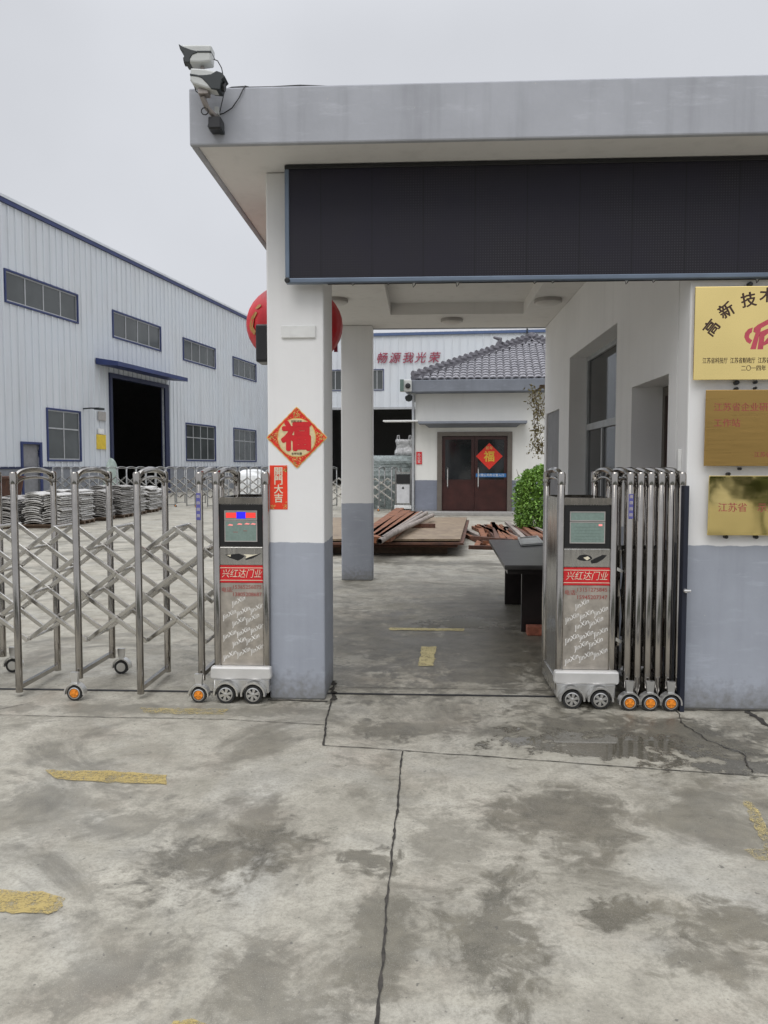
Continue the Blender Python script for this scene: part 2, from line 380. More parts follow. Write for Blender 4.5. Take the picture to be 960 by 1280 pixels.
# ---- ground concrete with stains, wear and a puddle
def ground_mat():
    t = NT('weathered concrete'); P = t.pos()
    n_big = t.noise(P, 0.55, 6, 0.6, 0.6); n_mid = t.noise(P, 2.3, 8, 0.62, 0.4); n_fine = t.noise(P, 70, 4, 0.7); n_grit = t.noise(P, 260, 2)
    c = t.mix(t.mr(n_mid, 0.30, 0.70), (0.255, 0.238, 0.192), (0.435, 0.410, 0.345))
    c = t.mix(t.math('MULTIPLY', t.mr(t.noise(P, 6.0, 6, 0.7, 0.5), 0.46, 0.68), 0.6), c, (0.165, 0.152, 0.122))
    c = t.mix(t.math('MULTIPLY', t.mr(t.noise(P, 1.1, 5, 0.6, 1.0), 0.50, 0.70), 0.30), c, (0.37, 0.375, 0.36))
    c = t.mix(t.math('MULTIPLY', t.mr(t.noise(P, 1.7, 5, 0.65), 0.52, 0.72), 0.28), c, (0.34, 0.275, 0.215))
    # stains: blobs with ragged edges
    wob = t.math('ADD', t.math('MULTIPLY', t.noise(P, 2.2, 8, 0.72, 0.5), 0.6), t.math('MULTIPLY', t.noise(P, 9.0, 6, 0.7, 0.8), 0.4))
    def blob(x, y, rx, ry, rot, soft=0.75, k=1.0):
        mp = t.n.new('ShaderNodeMapping'); mp.vector_type = 'TEXTURE'
        mp.inputs['Location'].default_value = (x, y, 0); mp.inputs['Rotation'].default_value = (0, 0, R(rot)); mp.inputs['Scale'].default_value = (rx, ry, 1e4)
        t.l.new(P, mp.inputs['Vector']); ln = t.n.new('ShaderNodeVectorMath'); ln.operation = 'LENGTH'; t.l.new(mp.outputs[0], ln.inputs[0])
        d = t.math('ADD', ln.outputs['Value'], t.mr(wob, 0.37, 0.63, -1.0, 1.0))
        return t.math('MULTIPLY', t.mr(d, 1.0 + soft * 0.35, 1.0 - soft * 0.55, 0, 1, True), k)
    def many(lst):
        o = None
        for b in lst:
            q = blob(*b); o = q if o is None else t.math('MAXIMUM', o, q)
        return o
    damp = many([(-0.83, 2.92, 0.36, 0.24, 30, 1.0, 0.95), (-0.20, 2.93, 0.13, 0.12, 0, .7, .85), (0.27, 2.55, 0.16, 0.42, -12, 1.0, .85),
                 (0.62, 3.32, 0.33, 0.30, 0, 1.0, 0.8), (0.66, 2.60, 0.12, 0.09, 10, 0.8, 0.9), (1.05, 2.56, 0.30, 0.14, 20, 0.9, 0.8), (0.93, 2.36, 0.18, 0.10, 0, 0.9, 0.7),
                 (-0.46, 2.24, 0.16, 0.22, 20, 1.0, 0.7), (-0.17, 2.35, 0.14, 0.30, 0, 1, 0.75), (-0.95, 2.20, 0.22, 0.14, 40, 1.0, 0.6), (0.12, 3.1, 0.2, 0.35, 20, 1, .5),
                 (-1.15, 3.2, 0.3, 0.14, 0, 1.0, 0.6), (-1.75, 3.25, 0.4, 0.2, 10, 1, .5), (0.0, 4.45, 0.35, 0.14, 0, 0.9, 0.8), (0.55, 4.42, 0.30, 0.12, -8, .9, .8),
                 (0.5, 6.6, 1.7, 1.5, 0, .9, 0.95), (1.0, 8.2, 0.9, 1.3, 0, 1.0, 0.85), (-0.4, 7.0, 0.9, 1.3, 20, 1.0, .75), (0.2, 9.6, 1.0, 0.35, 0, 1, 0.5),
                 (-1.5, 4.75, 1.6, 0.10, 1, 1.0, 0.55), (1.35, 4.35, 0.95, 0.40, -8, 0.9, 1.0), (-0.15, 4.40, .35, .16, -5, .8, .9), (0.0, 12.3, 1.6, 0.35, 0, 1, 0.8)])
    free = t.math('MAXIMUM', t.math('MULTIPLY', t.mr(t.noise(P, 0.95, 9, 0.72, 0.8), 0.50, 0.62, 0, 1, True), 0.70), t.math('MULTIPLY', t.mr(t.noise(P, 3.4, 8, 0.74, 0.6), 0.55, 0.66, 0, 1, True), 0.55))
    damp = t.math('MAXIMUM', damp, free)
    c = t.mix(t.math('MULTIPLY', damp, 0.92), c, t.mix(t.mr(t.noise(P, 5.5, 8, 0.7, 0.6), 0.36, 0.64), (0.038, 0.034, 0.024), (0.130, 0.117, 0.086)))
    puddle = many([(1.05, 4.20, 0.52, 0.20, -8, 0.45, 1.0), (0.40, 7.55, 0.30, 0.26, 0, 0.1, 1.0), (0.62, 4.28, 0.20, 0.10, -8, 0.4, 1.0), (1.9, 3.95, 0.5, 0.10, -8, 0.4, 1.0)])
    c = t.mix(t.math('MULTIPLY', puddle, .85), c, (0.075, 0.068, 0.052))
    c = t.mix(t.math('MULTIPLY', t.mr(n_fine, 0.46, 0.66), 0.45), c, (0.17, 0.158, 0.13))
    c = t.mix(t.math('MULTIPLY', t.mr(t.noise(P, 24, 6, 0.75), 0.50, 0.68), 0.40), c, (0.15, 0.14, 0.115))
    c = t.mix(t.math('MULTIPLY', t.mr(n_grit, 0.58, 0.72), 0.35), c, (0.52, 0.50, 0.44))
    sp = t.mr(t.noise(P, 34, 2, 0.5), 0.70, 0.74)
    c = t.mix(t.math('MULTIPLY', sp, 0.7), c, (0.09, 0.085, 0.075))
    r = t.math('SUBTRACT', t.mr(n_mid, 0.3, 0.7, 0.80, 0.66), t.math('MULTIPLY', damp, 0.32))
    r = t.math('MULTIPLY', r, t.mr(puddle, 0, 1, 1.0, 0.03))
    t.set(color=c, rough=r, spec=0.4)
    h = t.math('MULTIPLY', t.math('ADD', t.math('ADD', t.math('MULTIPLY', n_fine, 0.25), t.math('MULTIPLY', n_grit, 0.10)), n_mid), t.mr(puddle, 0, 1, 1, 0))
    t.bump(h, 0.35, 0.012); return t.m
m_ground = ground_mat()

def worn_paint(name, c, keep):
    t = NT(name); P = t.pos(); n = t.noise(P, 13, 8, 0.75, 0.8); n2 = t.noise(P, 110, 3)
    t.set(color=t.mix(t.mr(n, 0.35, 0.7), tuple(x * 0.8 for x in c), c), rough=0.75)
    t.set(alpha=t.math('MULTIPLY', t.mr(t.math('ADD', n, t.math('MULTIPLY', t.math('SUBTRACT', n2, 0.30), 0.9)), keep - .06, keep + 0.26, 0, 1), 0.9)); return t.m
m_yellow = worn_paint('worn yellow road paint', (0.42, 0.32, 0.115), 0.47)
m_faint = worn_paint('faint yellow road paint', (0.46, 0.37, 0.16), 0.62)
m_pale = worn_paint('pale yellow paint', (0.62, 0.53, 0.27), 0.40)

# ------------------------------------------------------------------ ground
g = MB(); g.add([(-900, -900, 0), (900, -900, 0), (900, 900, 0), (-900, 900, 0)], [(0, 1, 2, 3)])
tag(g.build('ground', m_ground), kind='structure')
m_jointfill = simple('dirt filled joint', (.035, .031, .026), .9, 0, .5, 30)
def joint(pts, w0, w1, z=0.004, step=0.03, jit=0.0025, dark=None):
    b = MB(); P = [Vector((p[0], p[1], 0)) for p in pts]; line = []
    for a, c in zip(P[:-1], P[1:]):
        n = max(2, int((c - a).length / step))
        line += [a.lerp(c, i / n) for i in range(n)]
    line.append(P[-1]); vs = []; fs = []; drift = 0
    for i, p in enumerate(line):
        t = (line[min(i + 1, len(line) - 1)] - line[max(i - 1, 0)]).normalized(); nn = Vector((-t.y, t.x, 0))
        drift = drift * 0.85 + rnd.uniform(-jit, jit); w = rnd.uniform(w0, w1) / 2; q = p + nn * drift
        vs += [(q + nn * w) + Vector((0, 0, z)), (q - nn * w * rnd.uniform(.6, 1.3)) + Vector((0, 0, z))]
        if i: fs.append((2 * i - 2, 2 * i - 1, 2 * i + 1, 2 * i))
    b.add(vs, fs); return tag(b.build('ground_joint', dark or m_jointfill), kind='structure')
joint([(-0.10, 4.10), (-0.115, 3.0), (-0.125, 2.05), (-0.16, 0.4)], 0.004, 0.014)
joint([(-0.545, 4.165), (-0.1, 4.11), (1.0, 3.945), (1.73, 3.84), (4.0, 3.5)], 0.004, 0.010)
joint([(-0.545, 4.165), (-0.575, 4.5), (-0.60, 4.96)], 0.007, 0.015)
joint([(-4.2, 4.62), (-2.6, 4.585), (-1.2, 4.57), (-0.57, 4.50)], 0.003, 0.008)
joint([(-2.75, 4.63), (-2.55, 4.85)], 0.003, 0.008)
joint([(-0.62, 5.30), (0.4, 5.29), (1.62, 5.28)], 0.003, 0.007)
joint([(-1.0, 8.62), (0.5, 8.66), (1.6, 8.68)], 0.003, 0.008)
joint([(1.62, 4.88), (1.58, 4.62), (1.62, 4.35), (1.72, 4.15), (1.70, 3.9)], 0.004, 0.012, jit=0.012)
joint([(2.05, 4.90), (2.09, 4.66), (2.12, 4.45), (2.2, 4.2)], 0.02, 0.05, jit=0.015)
joint([(-0.60, 4.985), (-0.61, 5.45)], 0.01, 0.05, jit=0.012)
joint([(-1.02, 4.975), (-0.8, 4.968), (-0.62, 4.965)], 0.010, 0.03, jit=0.004)
joint([(1.66, 4.905), (2.6, 4.905), (4, 4.905)], 0.010, 0.025, jit=0.004)
tag(MB().add([(-9, 5.10, .004), (0.9, 5.13, .004), (0.9, 5.16, .004), (-9, 5.135, .004)], [(0, 1, 2, 3)]).build('gate_track', m_dark), kind='structure')
def marking(px, mat):
    p = [gp(u, v, .004) for u, v in px]
    n = len(p); q = []                                  # ragged outline
    for i in range(n):
        a, b = p[i], p[(i + 1) % n]; k = max(2, int((b - a).length / 0.03))
        for j in range(k):
            s = a.lerp(b, j / k); q.append(s + Vector((rnd.gauss(0, .005), rnd.gauss(0, .005), 0)))
    tag(MB().add(q, [tuple(range(len(q)))]).build('road_marking', mat), kind='structure')
marking([(57, 963), (130, 963), (207, 969), (207, 980), (120, 977), (70, 973)], m_yellow)
marking([(-60, 1108), (50, 1114), (82, 1122), (78, 1133), (62, 1142), (-60, 1138)], m_yellow)
marking([(205, 1290), (215, 1278), (240, 1274), (258, 1280), (266, 1292)], m_yellow)
marking([(527, 808), (545, 808), (542, 832), (523, 832)], m_pale)
marking([(487, 784.5), (580, 785.5), (580, 788.5), (487, 787.5)], m_pale)
marking([(928, 1000), (942, 1004), (962, 1038), (975, 1080), (955, 1058)], m_faint)
marking([(930, 1062), (975, 1058), (975, 1078), (945, 1074)], m_faint)
marking([(175, 884), (285, 886), (280, 893), (180, 891)], m_faint)

# ------------------------------------------------------------------ gatehouse
gh = thing('gatehouse', 'white and grey flat roofed gatehouse with a covered passage and wide overhanging grey fascia', 'gatehouse', (0, 5, 0))
RZ0, RZ1 = 3.43, 3.742
MB().box(-1.01, -0.640, 5.0, 5.48, 0, RZ0 - .002).build('pillar', m_gate_wall, gh, bevel=.012)
MB().box(-1.094, -0.672, 10.36, 10.62, 0, RZ0 - .002).build('pillar', m_gate_wall, gh, bevel=.012)
# roof slab: fascia ring, soffit with coffer, top
XL, XR, YF, YB = -1.362, 7.0, 4.54, 10.66
b = MB()
cx0, cx1, cy0, cy1, cz = -0.40, 1.24, 5.7, 9.68, 3.57
M = Matrix.Identity(4)
soff = MB()
xs, ys = [XL + .04, cx0, cx1, XR], [YF + .04, cy0, cy1, YB - .04]
for i in range(3):
    for j in range(3):
        if i == 1 and j == 1: continue
        soff.add([(xs[i], ys[j], RZ0), (xs[i + 1], ys[j], RZ0), (xs[i + 1], ys[j + 1], RZ0), (xs[i], ys[j + 1], RZ0)], [(3, 2, 1, 0)])
soff.add([(cx0, cy0, RZ0), (cx1, cy0, RZ0), (cx1, cy1, RZ0), (cx0, cy1, RZ0), (cx0, cy0, cz), (cx1, cy0, cz), (cx1, cy1, cz), (cx0, cy1, cz)],
         [(0, 1, 5, 4), (1, 2, 6, 5), (2, 3, 7, 6), (3, 0, 4, 7), (4, 5, 6, 7)])
soff.build('soffit', m_soffit, gh)
b.box(XL, XR, YF, YF + .04, RZ0 - .012, RZ1).box(XL, XL + .04, YF + .04, YB, RZ0 - .012, RZ1).box(XL + .04, XR, YB - .04, YB, RZ0 - .012, RZ1)
b.box(XL + .04, XR, YF + .04, YB - .04, RZ1 - .12, RZ1 - .06)
b.build('roof_slab', m_fascia, gh, bevel=.01)
# front lintel behind the board
MB().box(-0.64, 1.66, 5.02, 5.26, 2.80, RZ0 - .003).build('lintel', m_gate_wall, gh)
# right hand block: front wall, inner wall with openings, back
MB().box(1.66, XR, 4.93, 5.15, 0, RZ0 - .003).build('front_wall', m_gate_wall, gh, bevel=.01)
MI = Matrix.Translation((1.66, 0, 0)) @ Matrix.Rotation(R(-90), 4, 'Z')
w = MB(MI); w.wall(-10.62, -5.152, 0, RZ0 - .003, 0, 0.30, [(-8.865, -6.74, 0.95, 2.775), (-6.24, -5.325, -0.001, 2.175), (-10.47, -9.5, -0.001, 2.25)])
w.build('side_wall', m_gate_wall, gh)
MB().box(1.962, XR, 10.40, 10.62, 0, RZ0 - .003).build('rear_wall', m_gate_wall, gh)
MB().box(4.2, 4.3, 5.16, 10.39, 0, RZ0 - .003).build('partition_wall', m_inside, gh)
# passage window
wi = MB(MI); y0, y1 = .19, .24
wi.box(-8.862, -6.742, y0, y1, .953, 1.00).box(-8.862, -6.742, y0, y1, 2.725, 2.772).box(-8.862, -8.812, y0, y1, 1.0, 2.725).box(-6.792, -6.742, y0, y1, 1.0, 2.725)
wi.box(-8.812, -6.792, y0 - .01, y1, 1.95, 2.02)
for x in (-8.13, -7.46): wi.box(x, x + .045, y0 + .004, y1, 1.0, 1.95)
for x in (-7.55,): wi.box(x, x + .045, y0 + .004, y1, 2.02, 2.725)
win = wi.build('window', m_alu, gh)
MB(MI).box(-8.81, -6.79, .212, .218, 1.0, 2.725).build('pane', m_glassdark, win)
MB(MI).box(-8.88, -6.72, -.02, .02, .90, .948).build('window_sill', m_gate_wall, gh)
# passage door (recessed dark door), and plain grey door by the yard
d = MB(MI); d.box(-6.238, -5.327, .24, .29, 2.10, 2.172).box(-6.238, -6.18, .24, .29, 0, 2.10).box(-5.385, -5.327, .24, .29, 0, 2.10)
dr = MB(MI); dr.box(-6.18, -5.385, .255, .285, .01, 2.10)
door = dr.build('door', m_doorwood, gh); d.build('door_frame', m_doorframe, door)
MB(MI).tube([(-5.50, .25, 1.05), (-5.50, .19, 1.05), (-5.62, .19, 1.05)], .009, 8).build('handle', m_steel, door)
dg_ = MB(MI).box(-10.468, -9.502, .02, .06, .008, 2.248).build('side_door', m_greydoor, gh)
MB(MI).tube([(-9.6, .02, 1.05), (-9.6, -.04, 1.05), (-9.72, -.04, 1.05)], .009, 8).build('handle', m_steel, dg_)
MB().box(1.635, 1.66, 5.02, 5.05, 1.50, 1.66).build('bell_push', m_plasterwhite, gh, bevel=.006)

for nm, (x, y, r), lab in (('ceiling_light', (1.41, 8.87, .155), 'round flush ceiling lamp nearest the side wall windows'),
                   ('ceiling_light', (0.37, 9.98, .14), 'round flush ceiling lamp on the rear beam above the yard opening'),
                   ('ceiling_light', (-0.98, 8.75, .14), 'round flush ceiling lamp beside the top of the rear pillar')):
    t = thing(nm, lab, 'ceiling lamp', (x, y, RZ0), 0, 'ceiling lamps in the passage')
    MB().lathe([(r * .98, 0), (r, -.012), (r, -.035), (r * .93, -.04)][::-1], (0, 0, 0), 'z', 28).build('lamp_base', m_greylamp, t, False, smooth=True)
    MB().lathe([(r * .25, -.062), (r * .7, -.058), (r * .9, -.045), (r * .92, -.0405)], (0, 0, 0), 'z', 28).build('lamp_shade', m_lampglass, t, False, smooth=True)

# ------------------------------------------------------------------ LED board over the passage
lb = thing('message_board', 'wide unlit black led message board in a blue grey frame above the passage', 'display board', (1.3, 4.9, 2.71))
LX0, LX1, LZ0, LZ1 = -0.864, 3.6, 2.700, 3.424
MB().box(LX0 + .008, LX1 - .008, 4.888, 4.995 - .07, LZ0 + .008, LZ1 - .008).build('casing', m_black, lb)
fr = MB()
fr.box(LX0, LX1, 4.868, 4.925, LZ0, LZ0 + .030)
MB().box(LX0, LX1, 4.870, 4.925, LZ1 - .026, LZ1).build('shaded_top_frame', m_black, lb, bevel=.004)  # blue grey top bar coloured black to stand for the shade on it
fr.box(LX0, LX0 + .028, 4.868, 4.925, LZ0 + .030, LZ1 - .026).box(LX1 - .028, LX1, 4.868, 4.925, LZ0 + .030, LZ1 - .026)
fr.build('frame', m_ledframe, lb, bevel=.006)
MB().box(LX0 + .028, LX1 - .028, 4.880, 4.887, LZ0 + .030, LZ1 - .026).build('screen', m_led, lb)
for x in (LX0 + .014, LX1 - .014):
    MB().lathe([(.017, 0), (.017, .008), (.012, .010)], (x, 4.868, LZ0 + .015), 'y', 16).build('corner_cap', m_black, lb)
wb = MB(); line = []; x = -.60
while x < 3.4:
    line.append((x, 4.905, LZ0 - .004)); x += rnd.uniform(.02, .16)
    if rnd.random() < .45:
        l = rnd.uniform(.008, .03); line += [(x, 4.903, LZ0 - .004), (x + .006, 4.903, LZ0 - l), (x + .016, 4.905, LZ0 - l * .5), (x + .02, 4.905, LZ0 - .004)]; x += .03
wb.tube(line, .003, 5)
wb.build('loose_wiring', m_cable, lb)
for x in (-.8, 1.7, 3.4): MB().box(x, x + .03, 4.927, 5.0 if x < 0 else 5.02, 3.2, 3.25).build('bracket', m_galv, lb)

# ------------------------------------------------------------------ stickers, plaques
def quad_card(px, y, th): return MB().prism([(at(u, v, y).x, at(u, v, y).z) for u, v in px], y - th, y)
fu = thing('fortune_sticker', 'red and gold paper fortune diamond stuck to the white front pillar', 'sticker', (-.815, 5.0, 1.54))
c = Vector((-.818, 5.0, 1.737)); rr = .2
def diamond(r, bulge):
    p = []
    for k in range(4):
        a, b2 = k * math.pi / 2, (k + 1) * math.pi / 2
        A, B = Vector((math.cos(a), math.sin(a))) * r, Vector((math.cos(b2), math.sin(b2))) * r
        for i in range(12):
            q = A.lerp(B, i / 12); s = 1 + bulge * (abs(math.sin(i / 12 * math.pi * 6)))
            p.append((c.x + q.x * s, c.z + q.y * s))
    return p
MB().prism(diamond(.200, .02), 4.9965, 5.0).build('sticker_border', m_gold, fu)

MB().lathe([(.127, 0), (.127, .0016)], (c.x, 4.9945, c.z), 'y', 48).build('gold_ring', m_gold, fu)
MB().lathe([(.121, 0), (.121, .0016)], (c.x, 4.9929, c.z), 'y', 48).build('gold_disc', m_paleg, fu)
fat_text('福', .196, (c.x, 4.9905, c.z - .004), m_red, .0095, fu)
fi = MB()
for k in range(4):                                          # gilt filigree in the corners and along the border
    a = k * math.pi / 2
    for j in range(30):
        q = rnd.uniform(.128, .182); th = a + rnd.uniform(-1, 1) * (.195 - q) * 4.2
        x, z = c.x + q * math.cos(th), c.z + q * math.sin(th); s = rnd.uniform(.0025, .006)
        if (x - c.x) ** 2 + (z - c.z) ** 2 > .131 ** 2: fi.prism([(x - s, z), (x, z - s), (x + s, z), (x, z + s)], 4.9932, 4.9944)
for k in range(44):
    q = k / 44 * 2 * math.pi; x, z = c.x + .134 * math.cos(q), c.z + .134 * math.sin(q)
    if abs(x - c.x) + abs(z - c.z) < .180: fi.prism([(x - .003, z), (x, z - .003), (x + .003, z), (x, z + .003)], 4.9931, 4.9944)
build_multi('sticker_field', [(MB().prism(diamond(.192, .015), 4.9945, 4.9965), m_redpaper), (fi, m_gold)], fu)
text('招财进宝', .018, (c.x, 4.9905, c.z + .103), m_brownink, 'lettering', fu)
text('吉祥如意', .018, (c.x, 4.9905, c.z - .106), m_brownink, 'lettering', fu)

st = thing('blessing_strip', 'narrow bright red paper strip with four white characters on the front pillar', 'sticker', (-.94, 5.0, 1.266))
p0, p1 = Vector((-.998, 0, 1.556)), Vector((-.882, 0, 1.268))

for k, ch in enumerate('開門大吉'):
    text(ch, .062, (-.941, 4.9965, 1.512 - k * .058), m_cream, 'lettering', st, off=.0012)
fl = MB()
for k in range(60):
    cx_, cz_ = rnd.choice([(-.895, 1.29), (-.98, 1.285), (-.895, 1.53)]); x, z = cx_ + rnd.gauss(0, .010), cz_ + rnd.gauss(0, .012)
    x = min(max(x, p0.x + .006), p1.x - .006); z = min(max(z, p1.z + .006), p0.z - .006)
    s = rnd.uniform(.002, .005); fl.prism([(x - s, z), (x, z - s), (x + s, z), (x, z + s)], 4.9962, 4.9974)
build_multi('paper', [(MB().box(p0.x, p1.x, 4.9975, 5.0, p1.z, p0.z), simple('orange red paper', (0.78, 0.045, 0.015), 0.4)), (fl, m_gold)], st)
npl = MB().box(-.913, -.690, 4.986, 5.0, 2.378, 2.457).build('number_plate', m_plasterwhite, None, bevel=.004)
tag(npl, 'small blank pale plate fixed high on the front pillar', 'plate')

def plaque(label, x0, z0, x1, z1, mat, tilt, th=.012):
    t = thing('plaque', label, 'plaque', ((x0 + x1) / 2, 4.93, z0), 0, 'gold award plaques on the front wall')
    b = MB(); yb, yt = 4.93 - .035 - tilt, 4.93 - .030
    b.add([(x0, yb - th, z0), (x1, yb - th, z0), (x1, yb, z0), (x0, yb, z0), (x0 + .006, yt - th, z1), (x1, yt - th, z1), (x1, yt, z1), (x0 + .006, yt, z1)],
          [(0, 3, 2, 1), (4, 5, 6, 7), (0, 1, 5, 4), (1, 2, 6, 5), (2, 3, 7, 6), (3, 0, 4, 7)])
    b.build('plate', mat, t, bevel=.003)
    n = (z1 - z0)
    def yy(z): return yb + (yt - yb) * (z - z0) / n - th - .0012
    return t, yy
def pegs(t, spots):
    for x, z, r in spots:
        MB().lathe([(r, 0), (r, .03), (r * .7, .034)], (x, 4.93, z), 'y', 12).build('peg', m_black, t)
pa, ya = plaque('bright gold award plaque with black arched characters and a red emblem, topmost of three', 1.668, 2.082, 2.668, 2.652, m_brass_a, .010)
for ch, u, v, rot in (('高', 890, 410.5, 52), ('新', 908.5, 389, 32), ('技', 936, 376, 10)):
    p = at(u, v, 4.885); fat_text(ch, .094, (p.x, ya(p.z), p.z), m_brownink, .0018, pa, rot=R(rot))
for ch, x, z, rot in (('术', 2.105, 2.590, -2), ('企', 2.335, 2.562, -14), ('业', 2.47, 2.50, -34)):
    fat_text(ch, .094, (x, ya(z), z), m_brownink, .0018, pa, rot=R(rot))
p = at(886, 451.5, 4.885)
text('江苏省科技厅  江苏省财政厅  江苏省', .0385, (1.722, ya(2.197), 2.197), m_brownink, 'lettering', pa, align='LEFT', sx=.66)
text('二〇一四年', .038, (1.955, ya(2.150), 2.150), m_brownink, 'lettering', pa, align='LEFT', sx=.8)
# red emblem: hooked C joined to leaning strokes
def px2(lst, y): return [(at(u, v, y).x, at(u, v, y).z) for u, v in lst]
em = MB()
def crop(l): return [(860 + a * 100 / 914, 345 + b * 140 / 1280) for a, b in l]
ye = ya(2.35)
ring = [(735, 590), (690, 605), (650, 650), (640, 700), (665, 755), (705, 778), (730, 735), (705, 722), (690, 700), (700, 665), (725, 645)]
em.prism(px2(crop(ring), 4.885), ye - .001, ye)
em.prism(px2(crop([(752, 595), (800, 555), (914, 495), (1000, 470), (1000, 520), (900, 560), (830, 600), (770, 840), (705, 840), (770, 650), (745, 640)]), 4.885), ye - .001, ye)
em.prism(px2(crop([(820, 640), (914, 600), (1000, 590), (1000, 640), (914, 655), (870, 690), (850, 850), (785, 850), (800, 760)]), 4.885), ye - .001, ye)
em.prism(px2(crop([(860, 760), (914, 700), (1010, 690), (1030, 640), (1060, 640), (1040, 740), (940, 760), (860, 800)]), 4.885), ye - .001, ye)
em.build('emblem', simple('plaque emblem red', (0.50, 0.07, 0.10), .45), pa)
pegs(pa, [(2.01, 2.668, .014), (1.945, 2.068, .014), (2.06, 2.070, .010), (2.55, 2.668, .014)])
pb, yb_ = plaque('dull bronze plaque with faded red lines of writing, middle one of three', 1.748, 1.552, 2.55, 2.022, m_brass_b, .006)
text('江苏省企业研究生', .055, (1.80, yb_(1.912), 1.912), m_redtext, 'lettering', pb, align='LEFT')
text('工作站', .055, (1.80, yb_(1.815), 1.815), m_redtext, 'lettering', pb, align='LEFT')
text('江苏省', .035, (2.05, yb_(1.62), 1.62), m_redtext, 'lettering', pb, align='LEFT')
pegs(pb, [(1.945, 2.030, .011), (1.98, 1.535, .009), (2.06, 2.034, .008)])
pc, yc = plaque('mirror bright gold plaque reflecting the road, lowest of three', 1.780, 1.120, 2.58, 1.492, m_brass_c, .004)
text('江苏省', .06, (1.84, yc(1.29), 1.29), m_redtext, 'lettering', pc, align='LEFT')
text('示范', .06, (2.08, yc(1.29), 1.29), m_redtext, 'lettering', pc, align='LEFT')
pegs(pc, [(1.91, 1.502, .011), (1.905, 1.108, .012), (2.09, 1.108, .012)])

# ------------------------------------------------------------------ red lantern behind the pillar, speaker box on its side
la = thing('lantern', 'big round red festival lantern hanging behind the front pillar', 'lantern', (-1.0, 6.05, 3.42))
lc = Vector((-1.0, 6.05, 2.65)); prof = []
for i in range(19):
    q = -math.pi / 2 + math.pi * i / 18; prof.append((max(.06, .375 * math.cos(q)), .315 * math.sin(q)))
b = MB(); n = 96; vs = []; fs = []
for r, h in prof:
    for k in range(n):
        q = 2 * math.pi * k / n; k_ = 1 - .012 * (abs(math.sin(q * 12)) < .25)
        vs.append((lc.x + r * k_ * math.cos(q), lc.y + r * k_ * math.sin(q), lc.z + h))
for i in range(len(prof) - 1):
    for k in range(n):
        a, d2 = i * n + k, i * n + (k + 1) % n; fs.append((a, d2, d2 + n, a + n))
b.add(vs, fs)
b.build('lantern_shell', simple('red lantern silk', (0.56, 0.012, 0.02), 0.42, 0, .2, 5), la, smooth=True)
for s in (-1, 1):
    MB().lathe([(.10, -.03), (.11, 0), (.10, .03)], (lc.x, lc.y, lc.z + s * .325), 'z', 24).build('lantern_cap', m_gold, la)
MB().tube([(lc.x, lc.y, lc.z + .35), (lc.x, lc.y, 3.425)], .006, 6).build('cord', m_cable, la)
ta = MB()
for k in range(40):
    q = k / 40 * 6.283; ta.tube([(lc.x + .08 * math.cos(q), lc.y + .08 * math.sin(q), lc.z - .35), (lc.x + .09 * math.cos(q), lc.y + .09 * math.sin(q), lc.z - .62)], .004, 4)
ta.build('tassel', m_gold, la)
gl = MB()
for uv in ([(312, 408), (316, 398), (322, 392), (325, 394), (320, 401), (318, 410), (322, 416), (319, 420), (314, 414)], [(321, 388), (325, 384), (329, 383), (330, 386), (325, 389)]):
    pts = []
    for u, v in uv:
        q = at(u, v, 5.85); pts.append((q.x, q.z))
    # wrapped on the shell
    vv = []
    for off in (.378, .372):
        for x, z in pts:
            r2 = off ** 2 * max(.02, 1 - ((z - lc.z) / .318) ** 2) - (x - lc.x) ** 2
            vv.append((x, lc.y - math.sqrt(max(r2, 1e-4)) - .004 * (off > .375), z))
    m_ = len(pts); gl.add(vv, [tuple(range(m_))])
gl.build('gilt_pattern', simple('dull gilt', (.42, .22, .06), .5), la)
tg = thing('paper_tag', 'little dark red paper tag dangling right of the lantern', 'tag', at(420, 428, 6.2))
MB().tube([at(421, 424, 6.2), at(420, 428, 6.2)], .002, 5).build('string', m_cable, tg)
q0, q1 = at(417.5, 429, 6.2), at(422, 440, 6.2)
MB().box(q0.x, q1.x, 6.197, 6.203, q1.z, q0.z).build('paper', m_maroon, tg)
sb = thing('speaker_box', 'small black loudspeaker box on the outer side of the front pillar', 'loudspeaker', (-1.06, 5.3, 2.25))
MB().box(-1.132, -1.03, 5.22, 5.40, 2.258, 2.512).build('case', m_black, sb, bevel=.012)
MB().box(-1.03, -1.009, 5.27, 5.35, 2.35, 2.42).build('bracket', m_galv, sb)
MB().box(-1.122, -1.045, 5.212, 5.2195, 2.27, 2.50).build('grille', m_dark, sb, bevel=.004)

# ------------------------------------------------------------------ security cameras
def cc(l, y): return px2([(200 + a / 8, 50 + b_ / 8) for a, b_ in l], y)
CY = 4.42
bk = thing('camera_bracket', 'rusty steel camera arm with black junction box on the roof corner', 'camera mount', at(270, 150, 4.54))
arm = MB(); arm.tube([at(253, 121, CY), at(259, 135, CY + .02), at(270, 147, CY + .08), at(270, 150, 4.54)], .016, 10)
arm.tube([at(253, 90, CY), at(253, 84, CY)], .012, 8)
arm.tube([at(256, 119, CY + .035), at(262, 100, CY + .06), at(254, 88, CY + .03)], .012, 8)
arm.build('arm', m_galv, bk, smooth=True)
q0, q1 = at(249, 113, CY), at(262, 120, CY); MB().box(q0.x, q1.x, CY - .03, CY + .03, q1.z, q0.z).build('clamp', m_galv, bk, bevel=.004)
q0, q1 = at(268, 133, 4.5), at(273, 142, 4.5); MB().box(q0.x, q1.x, 4.50, 4.54, q1.z, q0.z).build('mounting_plate', m_camwhite, bk, bevel=.002)
q0, q1 = at(261, 147, 4.47), at(277, 162, 4.47); MB().box(q0.x, q1.x, 4.45, 4.54, q1.z, q0.z).build('junction_box', m_black, bk, bevel=.008)
